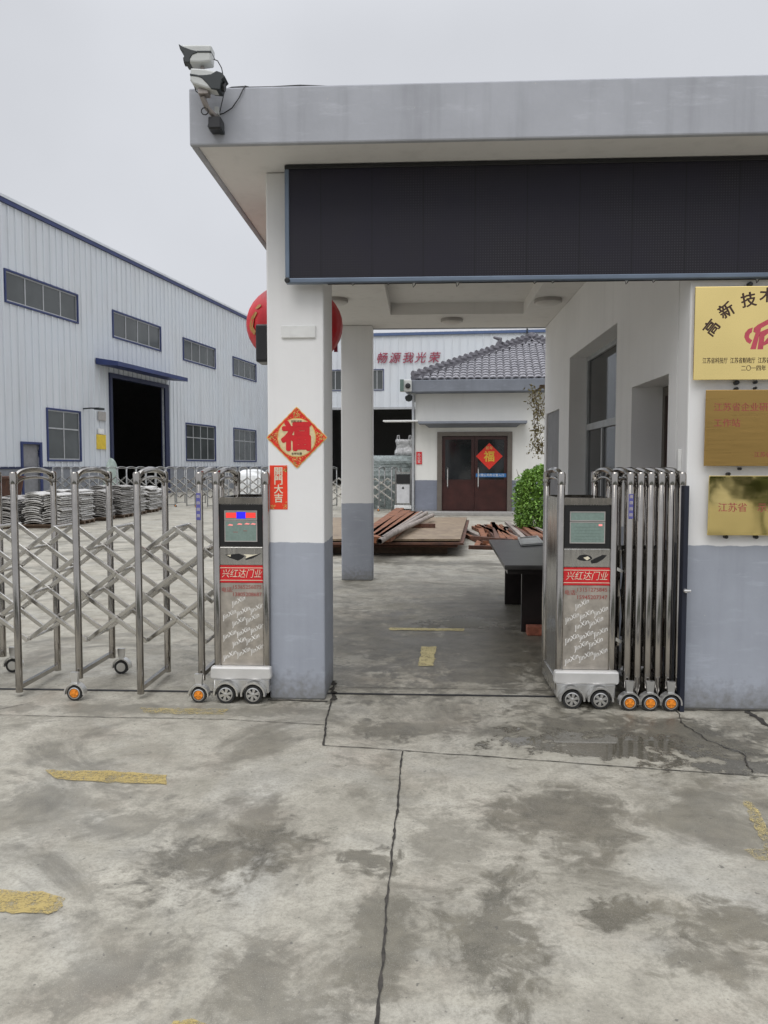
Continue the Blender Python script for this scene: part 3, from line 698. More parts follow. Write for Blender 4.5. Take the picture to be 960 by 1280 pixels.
q0, q1 = at(273, 160, 4.5), at(279, 165, 4.5); MB().box(q0.x, q1.x, 4.47, 4.538, q1.z, q0.z).build('bracket_foot', m_camgreen, bk, bevel=.003)
cb = MB(); cy = 4.53
cb.tube([at(274, 143, cy), at(280, 141.5, cy), at(290, 135, cy), at(299, 122, cy), at(304, 111, cy), at(306, 108, cy + .01)], .0035, 6)
loop = [at(256 + 4.5 * math.cos(a_), 139 + 4.5 * math.sin(a_), CY + .01) for a_ in [i * .7 for i in range(10)]]; cb.tube(loop, .0035, 6)
cb.tube([at(267, 74, CY), at(272, 76, CY), at(277, 85, CY + .03), at(280, 100, CY + .08), at(281, 113, 4.5), at(274, 143, cy)], .003, 6)
cb.tube([at(243, 108, CY), at(245, 114, CY), at(251, 119, CY)], .003, 6)
cb.tube([at(262, 150, cy), at(260, 158, cy), at(264, 165, cy)], .003, 6)
cb.build('cable', m_cable, bk, smooth=True)
def cctv(label, outline, shroud, band, y, lens):
    t = thing('security_camera', label, 'security camera', at(253, 118, CY), 0, 'security cameras on the roof corner')
    MB().prism(cc(outline, y), y - .040, y + .040).build('housing', m_camwhite, t, bevel=.010)
    MB().prism(cc(shroud, y), y - .0435, y + .0435).build('hood', m_camgreen, t, bevel=.003)
    MB().prism(cc(band, y), y - .043, y + .043).build('stripe', m_camgreen, t, bevel=.002)
    p = cc([lens], y)[0]
    MB().tube([(p[0], y, p[1]), (p[0] + (-.012 if lens[0] < 400 else .012), y, p[1] - .002)], .024, 14).build('lens', m_black, t)
cctv('upper bullet security camera pointing left above the roof corner', [(225, 82), (530, 82), (533, 100), (525, 250), (420, 262), (290, 258), (262, 165)],
     [(208, 78), (250, 105), (330, 135), (395, 150), (395, 166), (345, 185), (322, 225), (318, 262), (268, 262), (258, 165), (222, 130)], [(390, 146), (531, 146), (530, 164), (390, 164)], CY, (266, 215))
cctv('lower bullet security camera pointing right beneath the other camera', [(322, 312), (480, 322), (600, 350), (640, 380), (615, 530), (540, 525), (470, 510), (345, 470), (318, 430)],
     [(480, 385), (530, 378), (585, 345), (640, 365), (670, 403), (636, 435), (618, 532), (530, 522), (490, 470), (440, 420), (400, 402), (395, 388)], [(321, 372), (400, 385), (405, 404), (321, 392)], CY - .01, (630, 470))
MB_ = MB(); yy = YF + .05
MB_.tube([at(306, 108, yy), at(312, 109.5, yy), at(340, 109, yy), at(375, 107, yy), at(390, 107.5, yy), at(420, 108.5, yy), at(480, 107, yy)], .006, 6)
MB_.tube([at(278, 114, yy - .02), at(290, 110, yy), at(306, 109, yy)], .008, 6)
tag(MB_.build('roof_cable', m_cable, smooth=True), 'black cable lying along the top edge of the roof fascia', 'cable')

# ------------------------------------------------------------------ retractable gates
def wheel_parts(parent, x, y, r, hub, spokes, backwheel=False):
    # y: outer face; built in the gate's local frame
    MB().lathe([(r * .62, -.034), (r * .96, -.034), (r, -.028), (r, -.006), (r * .95, 0), (r * .68, 0)], (x, y, r), 'y', 24).build('tyre', m_tyre, parent, False, smooth=True)
    b = MB(); b.lathe([(r * .74, -.028), (r * .74, .001), (r * .64, .003), (r * .58, -.007), (r * .2, -.007)], (x, y, r), 'y', 24)
    b.lathe([(r * .22, -.01), (r * .20, .004), (r * .10, .006)], (x, y, r), 'y', 12)
    for k in range(spokes if hub is not m_orange else 0):
        q = 2 * math.pi * k / spokes + .3; c_, s_ = math.cos(q), math.sin(q)
        p0, p1 = r * .15, r * .60; w0, w1 = r * .10, r * .16
        b.prism([(x + c_ * p0 - s_ * w0, r + s_ * p0 + c_ * w0), (x + c_ * p1 - s_ * w1, r + s_ * p1 + c_ * w1), (x + c_ * p1 + s_ * w1, r + s_ * p1 - c_ * w1), (x + c_ * p0 + s_ * w0, r + s_ * p0 - c_ * w0)], y - .003, y + .006)
    b.build('wheel_rim', m_chrome, parent, False, smooth=True)
    if hub is m_orange:
        o_ = MB().lathe([(r * .58, -.004), (r * .56, .0015), (r * .24, .0035), (r * .20, .0075), (r * .08, .0085)], (x, y, r), 'y', 20)
        for k in range(5):
            q = 2 * math.pi * (k + .5) / 5 + .3; o_.tube([(x + r * .2 * math.cos(q), y - .004, r + r * .2 * math.sin(q)), (x + r * .52 * math.cos(q), y - .004, r + r * .52 * math.sin(q))], [.003, .0045], 6)
        o_.build('hub', m_orange, parent, False)
    else: MB().lathe([(r * .60, -.004), (r * .60, -.002)], (x, y, r), 'y', 24).build('hub_plate', hub, parent, False)
def fender(parent, x, y, r, w=.045, top=None, mat=None):
    b = MB(); vs = []; fs = []; n = 14
    for i in range(n + 1):
        q = R(-8) + math.pi * 1.09 * i / n
        for ro in (r * 1.14, r * 1.32):
            for yo in (-.008, w): vs.append((x + ro * math.cos(q), y + yo, r + ro * math.sin(q)))
    for i in range(n):
        a = i * 4; c_ = a + 4
        fs += [(a, a + 1, c_ + 1, c_), (a + 2, c_ + 2, c_ + 3, a + 3), (a, c_, c_ + 2, a + 2), (a + 1, a + 3, c_ + 3, c_ + 1)]
    fs += [(0, 2, 3, 1), (n * 4, n * 4 + 1, n * 4 + 3, n * 4 + 2)]
    b.add(vs, fs)
    if top: b.prism([(x - .019, r * 2.2), (x + .019, r * 2.2), (x + .026, top), (x - .026, top)], y + .004, y + .030)
    b.build('fender', mat or m_chrome, parent, False, smooth=True)

DEP = .55
def arch_mb(x, r=.0235, foot=.03, top=1.508, n=12):
    b = MB()
    for y in (0, DEP):
        b.tube([(x, y, foot), (x, y, top - .006), (x, y, top)], [r, r, r * .8], 14)
        b.tube([(x, y, top - .075), (x, y, top - .008), (x, y, top + .004)], [r * 1.10, r * 1.10, r * .85], 14)        # cap
    y0, y1 = r, DEP - r
    for ro, z0, rise in ((r * .80, 1.465, .062), (r * .42, 1.415, .060)):
        b.tube([(x, (y0 + y1) / 2 - (y1 - y0) / 2 * math.cos(math.pi * i / n), z0 + rise * math.sin(math.pi * i / n) ** .8) for i in range(n + 1)], ro, 8)
    b.box(x - .014, x + .014, r * .8, DEP - r * .8, foot + .02, foot + .05)
    return b
def make_frame(parent, wheels, mat, simple_=False):
    f_ = arch_mb(0, foot=.13 if wheels else .03).build('arch_frame', mat, parent, False, smooth=True)
    if wheels:
        for y, sgn in ((-.085, 1),):
            wheel_parts(f_, 0, y, .052, m_orange, 5); fender(f_, 0, y, .052, top=.19)
        if not simple_:
            b = MB(); b.lathe([(.052, -.034), (.052, 0)], (.05, DEP + .03, .052), 'y', 20); b.build('tyre', m_tyre, f_, False, smooth=True)
            b = MB(); b.lathe([(.034, -.03), (.034, .003), (.01, .004)], (.05, DEP + .03, .052), 'y', 18); b.build('wheel_rim', m_chrome, f_, False)
            fender(f_, .05, DEP + .03, .052, top=.19)
    return f_
Z_TOP, Z_STEP, NST = 1.135, .155, 5
def lattice(parent, xs_mid, half, lo, hi, planes, mat, w=.030, rods=True):
    for (y, dirs) in planes:
        for xm in xs_mid:
            for s in dirs:
                x0, z0 = xm, Z_TOP; x1, z1 = xm + s * half * NST, Z_TOP - Z_STEP * NST
                a, b_ = 0.0, 1.0
                for lim, sign in ((lo, 1), (hi, -1)):
                    f0, f1 = (x0 - lim) * sign, (x1 - lim) * sign
                    if f0 < 0 and f1 < 0: a, b_ = 1, 0; break
                    if f0 < 0: a = max(a, f0 / (f0 - f1))
                    if f1 < 0: b_ = min(b_, f0 / (f0 - f1))
                if b_ - a < .08: continue
                P0, P1 = Vector((x0, 0, z0)), Vector((x1, 0, z1)); p, q = P0.lerp(P1, a), P0.lerp(P1, b_)
                yy_ = y + (-.014 if s > 0 else .014)
                MB().bar((p.x, yy_, p.z), (q.x, yy_, q.z), .016, w).build('scissor_bar', mat, parent, False, bevel=.004)
    if rods:
        for xm in xs_mid:
            for k in range(NST + 1):
                x = xm + half * k; z = Z_TOP - Z_STEP * k
                if lo <= x <= hi: MB().tube([(x, planes[0][0] - .03, z), (x, planes[-1][0] + .03, z)], .011, 8).build('cross_rod', mat, parent, False)

def cabinet(parent, x0, wd, lit, name_txt, phones, wing):
    D = .57; r = .024; xl, xr = x0 + r, x0 + wd - r
    b = MB()
    for x in (xl, xr):
        for y in (0, D):
            b.tube([(x, y, .10), (x, y, 1.502), (x, y, 1.508)], [r, r, r * .8], 14); b.tube([(x, y, 1.433), (x, y, 1.50), (x, y, 1.512)], [r * 1.10, r * 1.10, r * .85], 14)
        for ro, z0, rise in ((r * .80, 1.465, .062), (r * .42, 1.415, .060)):
            b.tube([(x, D / 2 - (D / 2 - r) * math.cos(math.pi * i / 12), z0 + rise * math.sin(math.pi * i / 12) ** .8) for i in range(13)], ro, 8)
    b.box(xl + r * .7, xr - r * .7, -.012, .030, 1.305, 1.348)
    b.box(xl + r * .7, xr - r * .7, D - .03, D + .012, 1.305, 1.348)
    body = b.build('cabinet', m_steel, parent, False, smooth=True)
    ix0, ix1 = xl + r * .9, xr - r * .9; mid = (ix0 + ix1) / 2; iw = ix1 - ix0
    s = MB(); s.box(xl - .006, xl + .006, r, D - r, .16, 1.345).box(xr - .006, xr + .006, r, D - r, .16, 1.345).box(ix0, ix1, D - .012, D, .16, 1.30)
    s.box(ix0, ix1, .012, .02, .16, 1.30).box(ix0, ix1, .022, D - .013, 1.29, 1.303)
    s.build('side_panel', m_sheet, body, False)
    MB().box(ix0, ix1, -.004, .011, 1.025, 1.300).build('display_panel', m_black, body, False, bevel=.004)
    sx0, sx1 = ix0 + iw * .14, ix1 - iw * .14
    MB().box(sx0, sx1, -.007, -.0042, 1.205, 1.255).build('upper_screen', m_screen_grey, body, False)
    MB().box(sx0, sx1, -.007, -.0042, 1.062, 1.190).build('lower_screen', m_screen_grey, body, False)
    fr_ = MB()
    for z0, z1 in ((1.205, 1.255), (1.062, 1.190)):
        fr_.box(sx0 - .006, sx1 + .006, -.0085, -.0042, z1, z1 + .006).box(sx0 - .006, sx1 + .006, -.0085, -.0042, z0 - .006, z0)
        fr_.box(sx0 - .006, sx0, -.0085, -.0042, z0, z1).box(sx1, sx1 + .006, -.0085, -.0042, z0, z1)
    fr_.build('screen_frame', m_greylamp, body, False)
    if lit:
        w3 = (sx1 - sx0)
        MB().box(sx0 + .004, sx0 + w3 * .36, -.0082, -.0072, 1.213, 1.247).box(sx0 + w3 * .66, sx1 - .004, -.0082, -.0072, 1.213, 1.247).build('lit_segment', m_emred, body, False)
        MB().box(sx0 + w3 * .36, sx0 + w3 * .66, -.0083, -.0072, 1.208, 1.252).build('lit_segment', m_emblue, body, False)
        e = MB()
        for a, z in ((.16, 1.166), (.46, 1.172), (.70, 1.174), (.90, 1.173)):
            e.prism([(sx0 + w3 * (a - .09), z - .003), (sx0 + w3 * (a + .07), z - .005), (sx0 + w3 * (a + .09), z + .002), (sx0 + w3 * (a - .02), z + .006)], -.0082, -.0072)
        e.build('lit_segment', m_empink, body, False)
        e = MB().box(sx0 + w3 * .25, sx0 + w3 * .4, -.0078, -.0072, 1.118, 1.121).box(sx0 + w3 * .58, sx0 + w3 * .7, -.0078, -.0072, 1.126, 1.129); e.build('lit_segment', m_redtext, body, False)
    else:
        e = MB()
        for k in range(5): e.box(sx0 + .02, sx1 - .02, -.0078, -.0072, 1.08 + k * .02, 1.0815 + k * .02)
        e.build('menu_line', simple('lcd line', (.12, .17, .15), .3), body, False)
        MB().box(sx1 - .035, sx1 - .012, -.0082, -.0072, 1.168, 1.180).build('lit_segment', m_empink, body, False)
    # emblem panel, name strip, lower panel
    MB().box(ix0, ix1, -.003, .011, .902, 1.020).build('emblem_panel', m_sheet, body, False, bevel=.003)
    e1, e2 = MB(), MB()
    def wp(l): return [(ix0 + iw * a, .902 + .118 * c_) for a, c_ in l]
    if wing == 'long':
        e1.prism(wp([(.12, .58), (.30, .60), (.45, .64), (.58, .50), (.52, .36), (.42, .24), (.30, .34), (.22, .40)]), -.0050, -.0032)
        e1.prism(wp([(.60, .28), (.75, .36), (.88, .52), (.98, .68), (.90, .62), (.70, .46), (.60, .36)]), -.0050, -.0032)
        e2.prism(wp([(.55, .60), (.78, .58), (.90, .62), (.74, .44), (.60, .38), (.62, .50)]), -.0046, -.0032); e2.prism(wp([(.16, .55), (.26, .58), (.25, .46)]), -.0056, -.0032)
    else:
        e1.prism(wp([(.28, .46), (.34, .64), (.45, .70), (.58, .62), (.62, .48), (.55, .36), (.44, .34), (.34, .38)]), -.0050, -.0032)
        e1.prism(wp([(.60, .20), (.72, .24), (.85, .44), (.93, .66), (.84, .68), (.70, .52), (.58, .36)]), -.0050, -.0032)
        e2.prism(wp([(.42, .52), (.52, .60), (.57, .48), (.50, .38)]), -.0056, -.0032)
    e1.build('emblem', m_black, body, False); e2.build('emblem', m_cream, body, False)
    MB().box(ix0 - .004, ix1 + .004, -.004, .011, .785, .899).build('name_strip', m_red, body, False)
    MB().box(ix0 - .004, ix1 + .004, -.0052, -.0042, .799, .803).box(ix0 - .004, ix1 + .004, -.0052, -.0042, .881, .885).build('strip_line', m_cream, body, False)
    text(name_txt, .062, (mid, -.0055, .842), m_cream, 'lettering', body, False, shear=.25, sx=.86, off=-.0004)
    text(phones[0], .036, (mid + .035, -.0045, .755), m_redtext, 'lettering', body, False)
    text(phones[1], .036, (mid + .035, -.0045, .706), m_redtext, 'lettering', body, False)
    text('电话:', .036, (ix0 + .006, -.0045, .735), m_redtext, 'lettering', body, False, align='LEFT')
    bb = MB()
    for row in range(6):
        for col in range(3):
            x, z = ix0 + .055 + col * .092 - (row % 2) * .03, .30 + row * .068 + col * .022
            if ix0 + .045 < x < ix1 - .040 and z < .675:
                q_ = text('JinXin', .042, (x, -.0045, z), None, None, rot=R(28), shear=.4, off=-.0001); bb.v, n0 = bb.v + q_.v, len(bb.v); bb.f += [tuple(i + n0 for i in f) for f in q_.f]
    build_multi('front_panel', [(MB().box(ix0, ix1, -.003, .011, .235, .782), simple('patterned steel film', (0.44, 0.405, 0.36), 0.30, 0.6, .32, 9)), (bb, simple('white scrawl', (.86, .85, .82), .4))], body, False)
    # bumper, axle box and wheels
    q = MB(); q.prism([(x0 - .012, .235), (x0 + wd + .012, .235), (x0 + wd + .016, .160), (x0 + wd - .002, .150), (x0 + .002, .150), (x0 - .016, .160)], -.060, -.004)
    q.build('bumper', m_bumper, body, False, bevel=.012)
    MB().box(x0 + .004, x0 + wd - .004, -.040, .06, .055, .149).build('base_box', m_chrome, body, False, bevel=.008)
    MB().box(x0 + .010, x0 + wd - .010, .061, D + .01, .045, .158).build('rear_base', m_sheet, body, False, bevel=.004)
    for x in (x0 + .095, x0 + .275):
        wheel_parts(body, x, -.092, .062, m_black, 6); fender(body, x, -.092, .062, .05)
    return body

GY = 4.98
gl_ = thing('retractable_gate', 'stainless steel folding gate pulled open, its lit red display cabinet against the white pillar', 'folding gate', (-1.375, GY, 0), 0, 'stainless folding gates at the entrance')
fx = [-1.462 - .4165 * k for k in range(9)]
lf = None
wf, pf = make_frame(gl_, True, m_steel), make_frame(gl_, False, m_steel)
wf.location = (fx[0] + 1.375, 0, 0); pf.location = (fx[1] + 1.375, 0, 0)
for k in range(2, 9): inst(wf if k % 2 == 0 else pf, gl_, (fx[k] + 1.375, 0, 0))
mids = [fx[0] + 1.375 - .208 + .4165 * j for j in range(-12, 4)]
lattice(gl_, mids, .2083, fx[8] + 1.375, fx[0] + 1.375 + .05, [(.13, (1, -1)), (.43, (1, -1))], m_barsteel)
cabinet(gl_, .0, .375, True, '兴红达门业', ('15365256075', '13805208687'), 'long')
MB().box(fx[0] + 1.375 - .014, fx[0] + 1.375 + .014, -.0275, -.022, 1.20, 1.375).build('blue_label', simple('blue label', (.10, .10, .32), .4), gl_, False)
for k in range(4): text('田', .022, (fx[0] + 1.375, -.0285, 1.226 + k * .042), m_cream, 'lettering', gl_, False)
MB().tube([(-.06, .1, 1.0), (.02, .1, 1.02)], .012, 8).build('coupling_rod', m_steel, gl_, False)

gr = thing('retractable_gate', 'stainless steel folding gate folded tight against the grey wall, its display cabinet unlit', 'folding gate', (0.866, GY, 0), 0, 'stainless folding gates at the entrance')
fr_x = [1.318 + .0645 * k - .866 for k in range(6)]
wf2, pf2 = make_frame(gr, True, m_steel), make_frame(gr, False, m_steel)
wf2.location = (fr_x[0], -.03, 0); pf2.location = (fr_x[1], -.03, 0)
for k in range(2, 6): inst(wf2 if k % 2 == 0 else pf2, gr, (fr_x[k], -.03, 0))
for k in range(6):
    x = fr_x[k] - .032
    for y in (.13, .43):
        for z in (.36, .67):
            MB().bar((x - .012, y, z), (x + .012, y, z + .33), .014, .026).build('scissor_bar', m_steel, gr, False)
            MB().bar((x + .012, y + .018, z), (x - .012, y + .018, z + .33), .014, .026).build('scissor_bar', m_steel, gr, False)
for z in (.42, .88): MB().bar((.36, .03, z + .025), (.43, .03, z - .01), .012, .02).build('coupling_rod', m_chrome, gr, False)
cabinet(gr, 0, .385, False, '兴红达门业', ('13151275845', '15945207347'), 'eagle')
MB().box(fr_x[0] - .014, fr_x[0] + .014, -.0575, -.052, 1.22, 1.375).build('blue_label', simple('blue label', (.10, .10, .32), .4), gr, False)
for k in range(4): text('田', .022, (fr_x[0], -.0585, 1.243 + k * .038), m_cream, 'lettering', gr, False)

dk = thing('gate_post', 'dark blue steel channel post between the folded gate and the grey wall', 'gate post', (1.63, 4.92, 0))
MB().box(1.628, 1.657, 4.86, 4.93, 0, 1.43).build('channel', simple('blue black steel', (.010, .013, .026), .5), dk, bevel=.003)
MB().tube([(1.643, 4.862, .775), (1.643, 4.835, .775)], .012, 10).tube([(1.63, 4.84, .775), (1.672, 4.84, .775)], .009, 8).build('lock_peg', m_chrome, dk)

# ------------------------------------------------------------------ left factory hall
def ribs(b, x0, x1, z0, z1, holes, pitch, yo):
    n = int((x1 - x0) / pitch)
    for i in range(n + 1):
        x = x0 + i * pitch; seg = [(z0, z1)]
        for h in holes:
            if h[0] - .12 < x < h[1] + .12:
                new = []
                for a, c_ in seg:
                    if h[2] > a: new.append((a, min(c_, h[2] - .1)))
                    if h[3] < c_: new.append((max(a, h[3] + .1), c_))
                seg = [s for s in new if s[1] - s[0] > .05]
        for a, c_ in seg:
            b.add([(x - .04, yo, a), (x - .025, yo - .055, a), (x + .025, yo - .055, a), (x + .04, yo, a), (x - .04, yo, c_), (x - .025, yo - .055, c_), (x + .025, yo - .055, c_), (x + .04, yo, c_)],
                  [(0, 1, 5, 4), (1, 2, 6, 5), (2, 3, 7, 6), (0, 3, 2, 1), (4, 5, 6, 7)])
def factory_window(par, x0, x1, z0, z1, cols, rows, trim=.075, open_=None):
    t = MB(); t.box(x0 - trim, x1 + trim, -.06, .02, z1, z1 + trim).box(x0 - trim, x1 + trim, -.06, .02, z0 - trim, z0).box(x0 - trim, x0, -.06, .02, z0, z1).box(x1, x1 + trim, -.06, .02, z0, z1)
    t.build('window_surround', m_blue, par, False)
    f_ = MB(); fw = .06
    f_.box(x0, x1, .0, .05, z0, z0 + fw).box(x0, x1, .0, .05, z1 - fw, z1)
    for i in range(cols + 1):
        x = x0 + (x1 - x0 - fw) * i / cols; f_.box(x, x + fw, .002, .05, z0 + fw, z1 - fw)
    for rz in rows: f_.box(x0 + fw, x1 - fw, -.002, .052, z0 + (z1 - z0) * rz, z0 + (z1 - z0) * rz + fw)
    w_ = f_.build('window', m_alu, par, False)
    MB().box(x0 + .02, x1 - .02, .025, .035, z0 + .02, z1 - .02).build('pane', m_glass, w_, False)
A = Vector((-17.093, 30.984, 0)); fa = math.atan2(.98635, .16463)
hl = thing('factory_building', 'long pale blue grey metal factory hall on the left with blue trim and open doorway', 'factory', A, fa)
holes = [(0.15, 5.0, 8.33, 9.55), (8.05, 12.85, 8.17, 9.43), (15.7, 20.15, 8.05, 9.28), (23.1, 27.35, 7.97, 9.17),
         (-7.8, -3.0, 8.4, 9.6), (2.62, 5.0, 1.85, 4.08), (15.85, 20.0, 1.95, 4.15), (23.1, 27.2, 1.95, 4.2), (7.75, 13.2, -.01, 6.05), (0.9, 2.0, .25, 2.5)]
w = MB(); w.wall(-14, 31.2, 1.50, 12.25, 0, .12, [h for h in holes if h[2] > 1.5] + [(7.75, 13.2, 1.4, 6.05), (.9, 2.0, 1.4, 2.5)])
ribs(w, -14, 31.0, 1.5, 12.2, holes, .45, 0)
w.build('wall', m_clad, hl, False)
MB().wall(-14, 31.2, 0, 1.498, -.03, .14, [(7.75, 13.2, -.01, 1.6), (.9, 2.0, .25, 1.6)]).build('plinth', simple('grey plinth render', (.20, .21, .23), .8), hl, False)
MB().box(-14, 31.2, -.10, .14, 12.251, 12.43).build('eave_trim', m_blue, hl, False)
MB().box(-14, 7.65, -.055, -.031, 1.44, 1.53).box(13.7, 31.2, -.055, -.031, 1.44, 1.53).build('base_trim', m_bluedark, hl, False)
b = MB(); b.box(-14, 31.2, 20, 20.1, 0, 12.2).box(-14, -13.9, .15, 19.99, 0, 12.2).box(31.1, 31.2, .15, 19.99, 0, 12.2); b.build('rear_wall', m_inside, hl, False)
MB().prism([(-14.1, 12.434), (31.3, 12.434), (31.3, 12.55), (-14.1, 12.55)], -.12, 20.2).build('roof', m_clad, hl, False)
for x in (5.0, 9.9, 14.8):
    MB().box(x, x + .35, 9, 9.3, 0, 12.0).build('column', m_rustdark, hl, False)
for h in holes[:5]: factory_window(hl, h[0], h[1], h[2], h[3], 4, [])
factory_window(hl, 2.62, 5.0, 1.85, 4.08, 2, [.62]); factory_window(hl, 15.85, 20.0, 1.95, 4.15, 4, [.62]); factory_window(hl, 23.1, 27.2, 1.95, 4.2, 4, [.62])
t = MB(); t.box(7.55, 7.75, -.10, .2, 0, 6.28).box(13.2, 13.65, -.10, .2, 0, 6.28).box(7.75, 13.2, -.10, .2, 6.05, 6.28)
t.build('door_frame', m_bluedark, hl, False)
t = MB(); t.add([(6.4, -.04, 6.55), (13.75, -.04, 6.55), (13.75, -1.25, 6.45), (6.4, -1.25, 6.45), (6.4, -.04, 6.86), (13.75, -.04, 6.86), (13.75, -1.25, 6.66), (6.4, -1.25, 6.66)],
                [(0, 3, 2, 1), (4, 5, 6, 7), (0, 1, 5, 4), (1, 2, 6, 5), (2, 3, 7, 6), (3, 0, 4, 7)])
t.build('canopy', m_blue, hl, False)
t = MB(); t.box(.80, .9, -.07, .12, .25, 2.6).box(2.0, 2.15, -.07, .12, .25, 2.6).box(.9, 2.0, -.07, .12, 2.5, 2.6); d_ = MB().box(.9, 2.0, .06, .10, .25, 2.5).build('side_door', m_greydoor, hl, False)
t.build('door_frame', m_blue, d_, False)
MB().box(6.5, 7.1, -.10, -.03, 3.82, 4.26).build('meter_box', m_greylamp, hl, False)
t = MB(); t.tube([(5.3, -.03, 4.30), (5.3, -.45, 4.32), (5.6, -.6, 4.33)], .035, 6).box(5.45, 5.95, -.75, -.5, 4.26, 4.36); t.build('wall_lamp', m_camgreen, hl, False)
ns = MB().box(6.3, 7.1, -.07, -.035, 2.40, 3.12).build('wall_notice', m_yellowsign); ns.location = A; ns.rotation_euler = (0, 0, fa)
tag(ns, 'yellow notice sheet on the factory wall left of the open doorway', 'notice')
ns = MB().box(6.45, 6.95, -.07, -.035, 3.16, 3.42).build('wall_notice', m_white); ns.location = A; ns.rotation_euler = (0, 0, fa)
tag(ns, 'small white notice just above the yellow sheet on the factory wall', 'notice')

# ------------------------------------------------------------------ far factory hall with slogan
fb = thing('factory_building', 'far pale metal factory hall with dark red slogan characters behind the tiled house', 'factory', (-11.8, 61.4, 0), R(-4.5))
fh = [(4.3, 5.55, 7.55, 9.1), (7.75, 8.75, 7.55, 9.1), (12.5, 14.5, 7.55, 9.1), (17, 19, 7.55, 9.1), (4.3, 11.8, -.01, 6.02)]
w = MB(); w.wall(0, 36, 0, 11.72, 0, .12, fh); ribs(w, .3, 36, 0, 11.7, fh, .6, 0); w.build('wall', m_clad, fb, False)
MB().box(-.1, 36, -.16, .14, 11.722, 11.93).build('eave_trim', simple('pale blue eave trim', (.07, .11, .22), .5), fb, False)
b = MB().box(0, 36, 18, 18.1, 0, 11.7).box(0, .1, .13, 17.9, 0, 11.7).box(35.9, 36, .13, 17.9, 0, 11.7); b.build('rear_wall', m_inside, fb, False)
MB().box(-.1, 36, -.12, 18.2, 11.935, 12.0).build('roof', m_white, fb, False)
for h in fh[:4]: factory_window(fb, *h, 2, [], trim=.05)
MB().box(4.1, 4.298, -.08, .2, 0, 6.2).box(11.802, 12.0, -.08, .2, 0, 6.2).box(4.3, 11.8, -.08, .2, 6.022, 6.2).build('door_frame', m_alu, fb, False)
MB().tube([(19.8, -.2, 10.4), (19.8, -.2, 12.0), (19.9, .3, 12.2)], .06, 6).build('conduit', m_camgreen, fb, False)
for ch, u in (('，', 466.5), ('畅', 477.5), ('源', 493.5), ('我', 510), ('光', 525.5), ('荣', 542.5)):
    p = at(u, 449.0, 60.9); text(ch, .88, (p.x + 11.8, -.10, p.z), m_maroon, 'slogan_character', fb, False, shear=.25, off=.004, ext=.02)

# ------------------------------------------------------------------ tiled house
HX, HY, HR = -0.235, 25.2, R(-4)
ho = thing('house', 'small white office house with a grey tiled hip roof beyond the passage', 'house', (HX, HY, 0), HR)
W_, D_ = 7.8, 7.5
hh = [(.87, 2.98, -.01, 2.53), (4.5, 6.2, 1.0, 2.5)]
MB().wall(0, W_, 0, 3.9, 0, .24, hh).build('front_wall', m_house_wall, ho, False)
b = MB(); b.box(0, .24, .241, D_, 0, 3.9).box(W_ - .24, W_, .241, D_, 0, 3.9).box(.241, W_ - .241, D_ - .24, D_, 0, 3.9); b.build('side_wall', m_house_wall, ho, False)
b = MB(); b.box(-.28, W_ + .28, -.62, D_ + .3, 3.902, 4.28); b.build('eave_fascia', m_house_fascia, ho, False, bevel=.02)
# roof: two hip faces seen, tiles as geometry
ax, ay, az = 3.95, 3.6, 6.12; ez = 4.30; ex0, ex1, ey0, ey1 = -.05, W_ + .05, -.45, D_ + .15
tile = MB()
def tile_face(e0, e1, apex):
    e0, e1, apex = Vector(e0), Vector(e1), Vector(apex); L_ = (e1 - e0).length; ux = (e1 - e0) / L_
    foot = e0 + ux * (apex - e0).dot(ux); S = (apex - foot).length; us = (apex - foot) / S; nn = ux.cross(us)
    if nn.z < 0: nn = -nn
    af = (apex - e0).dot(ux); px_, ps = .235, .27; rows = int(S / ps)
    for r_ in range(rows + 1):
        s0 = r_ * ps; s1 = min(S, s0 + ps * 1.12); xa, xb = af * (s0 / S), L_ - (L_ - af) * (s0 / S)
        nc = int((xb - xa) / px_)
        st = xa + ((xb - xa) - nc * px_) / 2
        for c_ in range(nc):
            x = st + c_ * px_; vs = []; K = 5
            for (s_, lift) in ((s0, .055), (s1, .018)):
                for k in range(K):
                    q = math.pi * k / (K - 1); vs.append(e0 + ux * (x + px_ / 2 - px_ * .46 * math.cos(q)) + us * s_ + nn * (lift - .02 + .050 * math.sin(q) + rnd.uniform(-.004, .004)))
            fs = [(k, k + 1, K + k + 1, K + k) for k in range(K - 1)]
            for k in range(K): vs.append(vs[k] - nn * .045)
            fs += [(k, 2 * K + k, 2 * K + k + 1, k + 1) for k in range(K - 1)]
            tile.add(vs, fs)
    tile.add([e0 - nn * .01, e1 - nn * .01, apex - nn * .01], [(0, 1, 2)])
tile_face((ex0, ey0, ez), (ex1, ey0, ez), (ax, ay, az)); tile_face((ex0, ey1, ez), (ex0, ey0, ez), (ax, ay, az))
tile_face((ex1, ey0, ez), (ex1, ey1, ez), (ax, ay, az)); tile_face((ex1, ey1, ez), (ex0, ey1, ez), (ax, ay, az))
tl = NT('grey roof tiles'); tn = tl.noise(tl.obj(), 2.2, 4); tn2 = tl.noise(tl.obj(), 14, 3)
tl.set(color=tl.mix(tl.mr(tn2, .35, .65), (.15, .15, .165), tl.mix(tl.mr(tn, .3, .7), (.22, .215, .235), (.34, .33, .35))), rough=.7)
roof = tile.build('roof', tl.m, ho, False)
rg = MB()
